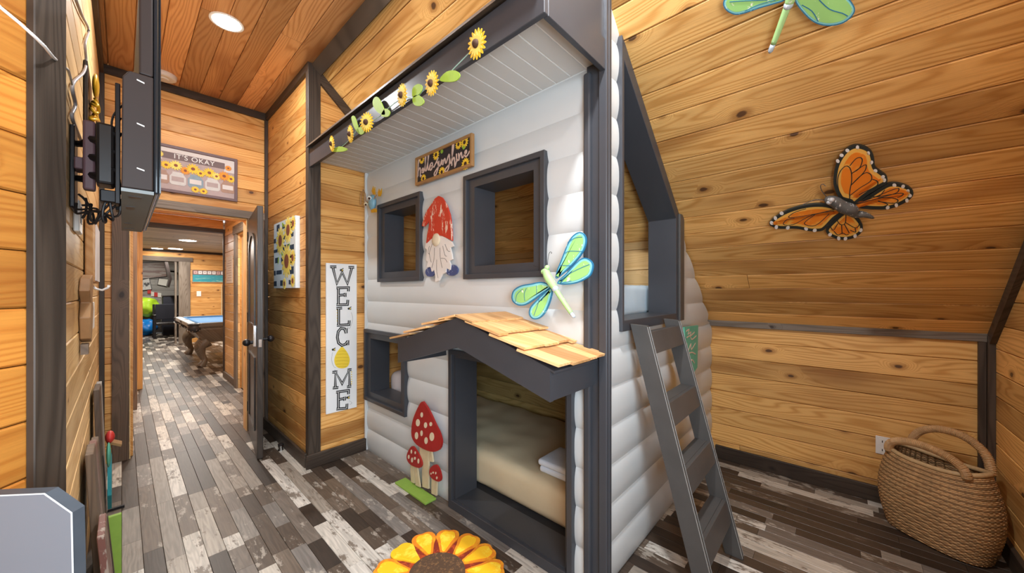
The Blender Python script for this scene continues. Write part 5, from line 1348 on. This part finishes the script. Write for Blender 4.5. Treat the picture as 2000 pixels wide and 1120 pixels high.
door_panel(0.20, 0.80, False); door_panel(1.05, 1.72, True)
MB().obox(on_door(DL - 0.10, 0.90, 0.0), DD * 0.055, V((0, 0, 0.17)), -DS * 0.022).build('lock_plate', 'chrome', dr, bevel=0.003, seg=1)
hd = MB().tube([on_door(DL - 0.07, 0.935, 0.0), on_door(DL - 0.07, 0.935, 0.05)], 0.014, 12); hd.build('knob_stem', 'black_metal', dr)
MB().ell(on_door(DL - 0.07, 0.935, 0.062), 0.028, 0.028, 0.028, 14, 10).build('knob', 'black_metal', dr, smooth=True)
MB().tube([on_door(DL - 0.07, 0.955, -0.040), on_door(DL - 0.07, 0.955, -0.085)], 0.012, 12).build('knob_stem', 'black_metal', dr)
MB().ell(on_door(DL - 0.07, 0.955, -0.098), 0.027, 0.027, 0.027, 14, 10).build('knob', 'black_metal', dr, smooth=True)
MB().obox(DN + V((0, 0, 0.90)) + DS * 0.010, DD * 0.002, DS * 0.02, V((0, 0, 0.06))).build('latch_plate', 'chrome', dr)
for z in (0.2, 1.05, 1.82):
    MB().tube([DH + V((0.0, 0.004, z)) - DS * 0.003, DH + V((0.0, 0.004, z + 0.09)) - DS * 0.003], 0.006, 8).build('hinge', 'black_metal', dr)
ds = thing('door_stop', 'small round metal door stop on the floor beside the canvas wall', 'door stop')
MB().lathe((0.905, 3.48, 0.0), [(0.022, 0.0), (0.022, 0.006), (0.016, 0.010), (0.016, 0.028), (0.020, 0.030), (0.020, 0.040), (0.012, 0.044)], 20).build('post', 'chrome', ds)
MB().lathe((0.905, 3.48, 0.0445), [(0.021, 0.0), (0.021, 0.010), (0.014, 0.013)], 20).build('rubber_cap', 'black_plastic', ds)

# ------------------------------------------------------------------ outlet and basket in the corner
ol = thing('wall_outlet', 'white double socket on the low wall behind the basket', 'outlet')
MB().box(KX - 0.007, KX - 0.001, -0.243, -0.172, 0.310, 0.424).build('plate', 'white_plastic', ol, bevel=0.002, seg=1)
for z in (0.338, 0.392):
    sk = MB().box(KX - 0.0085, KX - 0.0072, -0.226, -0.189, z - 0.018, z + 0.018).build('socket', 'paper', ol)
    for y in (-0.216, -0.202): MB().box(KX - 0.0092, KX - 0.0086, y - 0.002, y + 0.002, z - 0.006, z + 0.008).build('slot', 'black_plastic', sk)
bk = thing('wicker_basket', 'large brown wicker basket with two arched handles in the corner', 'basket')
BC = V((2.962, -0.385, 0)); BL = V((-0.60, -0.80, 0)); BS = V((-0.80, 0.60, 0))   # long axis, and the side towards the room
BA = math.radians(0)
def bsec(h):
    """half widths (along the wall, off the wall) and centre shift at height h"""
    t = h / 0.44
    a = 0.190 + 0.048 * math.sin(math.pi * min(1, t * 0.92)) - 0.020 * t
    b = 0.100 + 0.050 * math.sin(math.pi * min(1, t * 0.88)) - 0.020 * t
    return a, b
def bpt2(th, h, extra=0.0):
    a, b = bsec(h); c, s = math.cos(th), math.sin(th)
    q = 2.6
    x = math.copysign(abs(c) ** (2 / q), c) * (a + extra); y = math.copysign(abs(s) ** (2 / q), s) * (b + extra)
    return BC + BL * x + BS * y + V((0, 0, h + 0.012 * math.cos(2 * th) * max(0, h - 0.3) / 0.14))
NS = 40
weave = MB(); weave2 = MB()
nr = 56
for i in range(nr):
    h = 0.012 + i * (0.428 - 0.012) / (nr - 1)
    pts = []
    for k in range(NS * 3):
        th = 2 * math.pi * k / (NS * 3)
        pts.append(bpt2(th, h, 0.0020 * math.cos(NS / 2 * th * 2 + (math.pi if i % 2 else 0))))
    (weave2 if i % 3 == 1 else weave).tube(pts, 0.0048 if i % 3 == 1 else 0.0042, 5, closed=True)
wv = weave.build('weave', 'basket_weave', bk, smooth=True); wv['kind'] = 'stuff'
wv = weave2.build('dark_weave', 'basket_dark', bk, smooth=True); wv['kind'] = 'stuff'
for k in range(NS):
    th = 2 * math.pi * (k + 0.5) / NS
    MB().tube([bpt2(th, 0.004 + 0.434 * j / 8, -0.0025) for j in range(9)], 0.0042, 5).build('stake', 'basket_dark', bk)
MB().prism([bpt2(2 * math.pi * k / 40, 0.008, -0.006) for k in range(40)], (0, 0, 0.006)).build('bottom', 'basket_dark', bk)
rim = MB().tube([bpt2(2 * math.pi * k / 64, 0.436) for k in range(64)], 0.012, 8, closed=True); rim.build('rim', 'basket_wrap', bk, smooth=True)
for s_, top in ((1, 0.525), (-1, 0.585)):
    a, b = bsec(0.436); pts = []
    for k in range(25):
        t = math.pi * k / 24
        pts.append(BC + BL * (math.cos(t) * a * 0.86) + BS * (s_ * b * (0.80 + 0.2 * math.sin(t))) + V((0, 0, 0.425 + (top - 0.425) * math.sin(t) ** 0.8)))
    hn = MB().tube(pts, 0.017, 8).build('handle', 'basket_wrap', bk, smooth=True)
    wr = MB()
    for k in range(1, 72):
        f = k / 72 * 24; i = int(f); p = pts[i].lerp(pts[min(24, i + 1)], f - i); d = (pts[min(24, i + 1)] - pts[i]).normalized()
        e1 = d.orthogonal().normalized(); e2 = d.cross(e1)
        wr.tube([p + (e1 * math.cos(a_) + e2 * math.sin(a_)) * 0.0175 for a_ in (2 * math.pi * j / 10 for j in range(10))], 0.0028, 4, closed=True)
    w_ = wr.build('handle_wrap', 'basket_weave', hn); w_['kind'] = 'stuff'

# ------------------------------------------------------------------ things beyond the doorway
P_HR = Plane((1.0775, 0, 0), (-1, 0, 0))
pn = thing('paper_notice', 'white printed notice on the hall wall', 'notice')
MB().box(1.074, 1.0775, 6.46, 6.92, 1.46, 1.86).build('sheet', 'paper', pn)
for i in range(9): MB().box(1.0732, 1.0742, 6.52, 6.86 - 0.06 * (i % 3), 1.50 + i * 0.036, 1.508 + i * 0.036).build('text_line', 'print_plank', pn)

pt = thing('pool_table', 'pool table with blue felt and carved grey brown legs', 'pool table')
TX0, TX1, TYA, TYB, TZ = 0.76, 2.05, 8.05, 10.45, 0.79
MB().box(TX0 + 0.14, TX1 - 0.14, TYA + 0.14, TYB - 0.14, TZ - 0.06, TZ - 0.03).build('felt', 'felt_blue', pt)
for (x0, x1, y0, y1) in ((TX0 + 0.12, TX1 - 0.12, TYA + 0.11, TYA + 0.16), (TX0 + 0.12, TX1 - 0.12, TYB - 0.16, TYB - 0.11)):
    MB().box(x0, x1, y0, y1, TZ - 0.05, TZ - 0.002).build('cushion', 'felt_edge', pt, bevel=0.01, seg=2)
for x0, x1 in ((TX0 + 0.11, TX0 + 0.16), (TX1 - 0.16, TX1 - 0.11)):
    MB().box(x0, x1, TYA + 0.17, TYB - 0.17, TZ - 0.05, TZ - 0.002).build('cushion', 'felt_edge', pt, bevel=0.01, seg=2)
for (x0, x1, y0, y1) in ((TX0 + 0.1, TX1 - 0.1, TYA, TYA + 0.105), (TX0 + 0.1, TX1 - 0.1, TYB - 0.105, TYB)):
    MB().box(x0, x1, y0, y1, TZ - 0.075, TZ).build('rail', 'table_wood', pt, bevel=0.012, seg=2)
for x0, x1 in ((TX0, TX0 + 0.105), (TX1 - 0.105, TX1)):
    MB().box(x0, x1, TYA + 0.12, TYB - 0.12, TZ - 0.075, TZ).build('rail', 'carved_trim', pt, bevel=0.012, seg=2)
for x in (TX0 + 0.07, TX1 - 0.07):
    for y in (TYA + 0.06, (TYA + TYB) / 2, TYB - 0.06):
        pk = MB().ell((x, y, TZ - 0.075), 0.085, 0.085, 0.085, 14, 10).build('pocket', 'pocket_leather', pt, smooth=True)
        MB().tube([V((x + 0.075 * math.cos(a), y + 0.075 * math.sin(a), TZ - 0.02)) for a in (2 * math.pi * k / 16 for k in range(16))], 0.018, 6, closed=True).build('pocket_rim', 'pocket_leather', pk, smooth=True)
        for k in range(12): MB().ell((x + 0.088 * math.cos(k * 0.55), y + 0.088 * math.sin(k * 0.55), TZ - 0.11 - 0.012 * (k % 3)), 0.010, 0.010, 0.010, 6, 5).build('stud', 'chrome', pk)
ap = [(0, TZ - 0.076), (0, TZ - 0.12), (0.05, TZ - 0.20), (0.16, TZ - 0.36)]
va = []
for x, y, sx, sy in ((TX0 + 0.06, TYA + 0.06, 1, 1), (TX1 - 0.06, TYA + 0.06, -1, 1), (TX1 - 0.06, TYB - 0.06, -1, -1), (TX0 + 0.06, TYB - 0.06, 1, -1)):
    va += [(x + sx * d, y + sy * d, z) for d, z in ap]
fa = []
for k in range(4):
    a, b = 4 * k, 4 * ((k + 1) % 4)
    for j in range(3): fa.append((a + j, b + j, b + j + 1, a + j + 1))
fa += [(0, 4, 8, 12), (3, 7, 11, 15)]
MB().add(va, fa).build('cabinet', 'table_wood', pt)
for x, sx in ((TX0 + 0.20, 1), (TX1 - 0.20, -1)):
    for y, sy in ((TYA + 0.28, 1), (TYB - 0.30, -1)):
        pts = [(x + sx * 0.05, y, TZ - 0.34), (x - sx * 0.03, y - sy * 0.02, 0.36), (x - sx * 0.01, y, 0.22), (x + sx * 0.03, y, 0.12), (x - sx * 0.0, y - sy * 0.01, 0.05), (x - sx * 0.03, y - sy * 0.02, 0.0)]
        MB().tube(smooth_poly(pts, 4, False), [0.12, 0.113, 0.105, 0.097, 0.088, 0.08, 0.072, 0.064, 0.057, 0.051, 0.047, 0.045, 0.045, 0.048, 0.052, 0.056, 0.06, 0.064, 0.067, 0.067, 0.06][:21], 10).build('leg', 'table_wood', pt, smooth=True)
# sign on the pool room wall
ps = thing('tile_sign', 'framed sign with pale tiles above a teal water scene', 'sign')
SY = PY1 - 0.001
ring('frame', 'deco_brown', ps, rect(1.215, 2.02, 1.56, 1.90), rect(1.235, 2.00, 1.58, 1.88), 'Y', SY - 0.03, SY)
MB().box(1.23, 2.005, SY - 0.016, SY - 0.002, 1.575, 1.765).build('water_scene', 'art_teal', ps)
MB().box(1.23, 2.005, SY - 0.014, SY - 0.002, 1.766, 1.885).build('tile_strip', 'frame_mauve', ps)
for i in range(8):
    x = 1.255 + i * 0.093
    t_ = MB().box(x, x + 0.075, SY - 0.020, SY - 0.0145, 1.785, 1.868).build('tile', 'pink_tile' if i in (0, 5) else 'print_white', ps)
    MB().prism([(x + 0.037 + a_, SY - 0.0212, 1.829 + b_) for a_, b_ in ell2(0, 0, 0.012, 0.010, 10)], (0, 0.001, 0)).build('tile_mark', 'frame_mauve', t_)
o = MB().box(1.315, 1.405, SY - 0.008, SY, 1.20, 1.335).build('light_switch', 'white_plastic', None, bevel=0.002, seg=1)
tag(o, 'white switch plate on the pool room wall below the teal sign', 'switch')
for i, x in enumerate((1.83, 1.90)):
    o = MB().tube([(x, SY - 0.02, 0.0), (x, SY - 0.02, 0.7), (x, SY - 0.02, 1.52)], [0.016, 0.014, 0.008], 8).build('pool_cue', 'stem_wood', None)
    tag(o, ['pool cue standing against the pool room wall, left of the pair', 'pool cue standing against the pool room wall, right of the pair'][i], 'pool cue', 'pool cues')
# far nook
P_NK = Plane((0, AY1 - 0.001, 0), (0, -1, 0))
def tilted(name, label, pts, mat, frame='black_metal', border=1.6):
    t = thing(name, label, 'picture')
    plate_px('frame', frame, t, P_NK, pts, 0.04, 0.036)
    plate_px('print', mat, t, P_NK, inset(pts, border), 0.046, 0.004)
    return t
tilted('flag_picture', 'weathered flag picture hanging crooked in the far nook', [(269, 514), (322, 511), (326, 541), (275, 546)], 'flag_old', border=1.3)
tilted('portrait_picture', 'black framed portrait print hanging crooked under the flag picture', [(270, 548), (292, 543), (297, 566), (274, 569)], 'photo_print')
tilted('small_picture', 'small white print hanging crooked right of the portrait', [(310, 543), (329, 545), (327, 561), (307, 557)], 'paper')
lt = thing('red_letter_sign', 'red and white letter blocks on the far grey wall', 'sign')
for i, (x, y, m_) in enumerate(((290, 569, 'red_plastic'), (297, 574, 'paper'), (303, 575, 'red_plastic'), (310, 576, 'paper'))):
    plate_px('block', m_, lt, P_NK, [(x - 2, y - 4), (x + 5, y - 3), (x + 5, y + 5), (x - 2, y + 5)], 0.03, 0.028)
ft = thing('nook_television', 'dark television seen edge on in the far nook', 'television')
MB().prism([at(a, b, 10.4) for a, b in ((322, 512), (328, 512), (336, 545), (331, 562), (327, 560), (331, 545))], V((0.0, 0.5, 0))).build('panel', 'black_plastic', ft)
MB().tube([at(331, 530, 10.7), at(342, 531, 10.9), P_NK.hit(345, 533, 0.0)], 0.025, 6).build('arm', 'black_metal', ft)
bx_ = thing('black_cabinet', 'tall black cabinet under the far television', 'cabinet')
MB().box(0.83, 1.28, 15.0, 15.5, 0.0, 1.17).build('body', 'dark_cloth', bx_, bevel=0.01, seg=1)
MB().box(0.82, 1.29, 14.99, 15.51, 1.171, 1.20).build('top', 'black_plastic', bx_, bevel=0.005, seg=1)
from mathutils import noise as mno
def crumple(name, label, cat, c, rx, ry, rz, mat, seed):
    bm = bmesh.new(); bmesh.ops.create_icosphere(bm, subdivisions=4, radius=1)
    for v in bm.verts:
        k = 1 + 0.22 * mno.noise(v.co * 1.7 + V((seed, 0, 0))) + 0.10 * abs(mno.noise(v.co * 5 + V((0, seed, 0))))
        v.co = V((c[0] + v.co.x * rx * k, c[1] + v.co.y * ry * k, max(0.002, c[2] + v.co.z * rz * k)))
    me = bpy.data.meshes.new(name); bm.to_mesh(me); bm.free(); finish(me, mat, None, 0.5, True)
    return tag(link(name, me), label, cat)
crumple('lime_float', 'lime green vinyl float piled on the blue one in the far nook', 'pool float', (0.46, 15.50, 0.86), 0.32, 0.26, 0.29, 'lime_vinyl', 2)
crumple('blue_float', 'blue vinyl float under the lime one in the far nook', 'pool float', (0.48, 15.42, 0.25), 0.24, 0.24, 0.24, 'blue_vinyl', 5)
ac = thing('armchair', 'black metal armchair in the far nook', 'chair')
for x in (0.62, 1.10):
    for y in (14.25, 14.75): MB().box(x - 0.025, x + 0.025, y - 0.025, y + 0.025, 0, 0.62 if y < 14.5 else 0.95).build('leg', 'black_metal', ac)
    MB().box(x - 0.03, x + 0.03, 14.2, 14.8, 0.621, 0.665).build('armrest', 'black_metal', ac, bevel=0.008, seg=1)
MB().box(0.64, 1.08, 14.26, 14.74, 0.36, 0.43).build('seat', 'black_plastic', ac, bevel=0.01, seg=1)
MB().box(0.65, 1.07, 14.71, 14.77, 0.50, 0.95).build('backrest', 'dark_cloth', ac, bevel=0.01, seg=1)
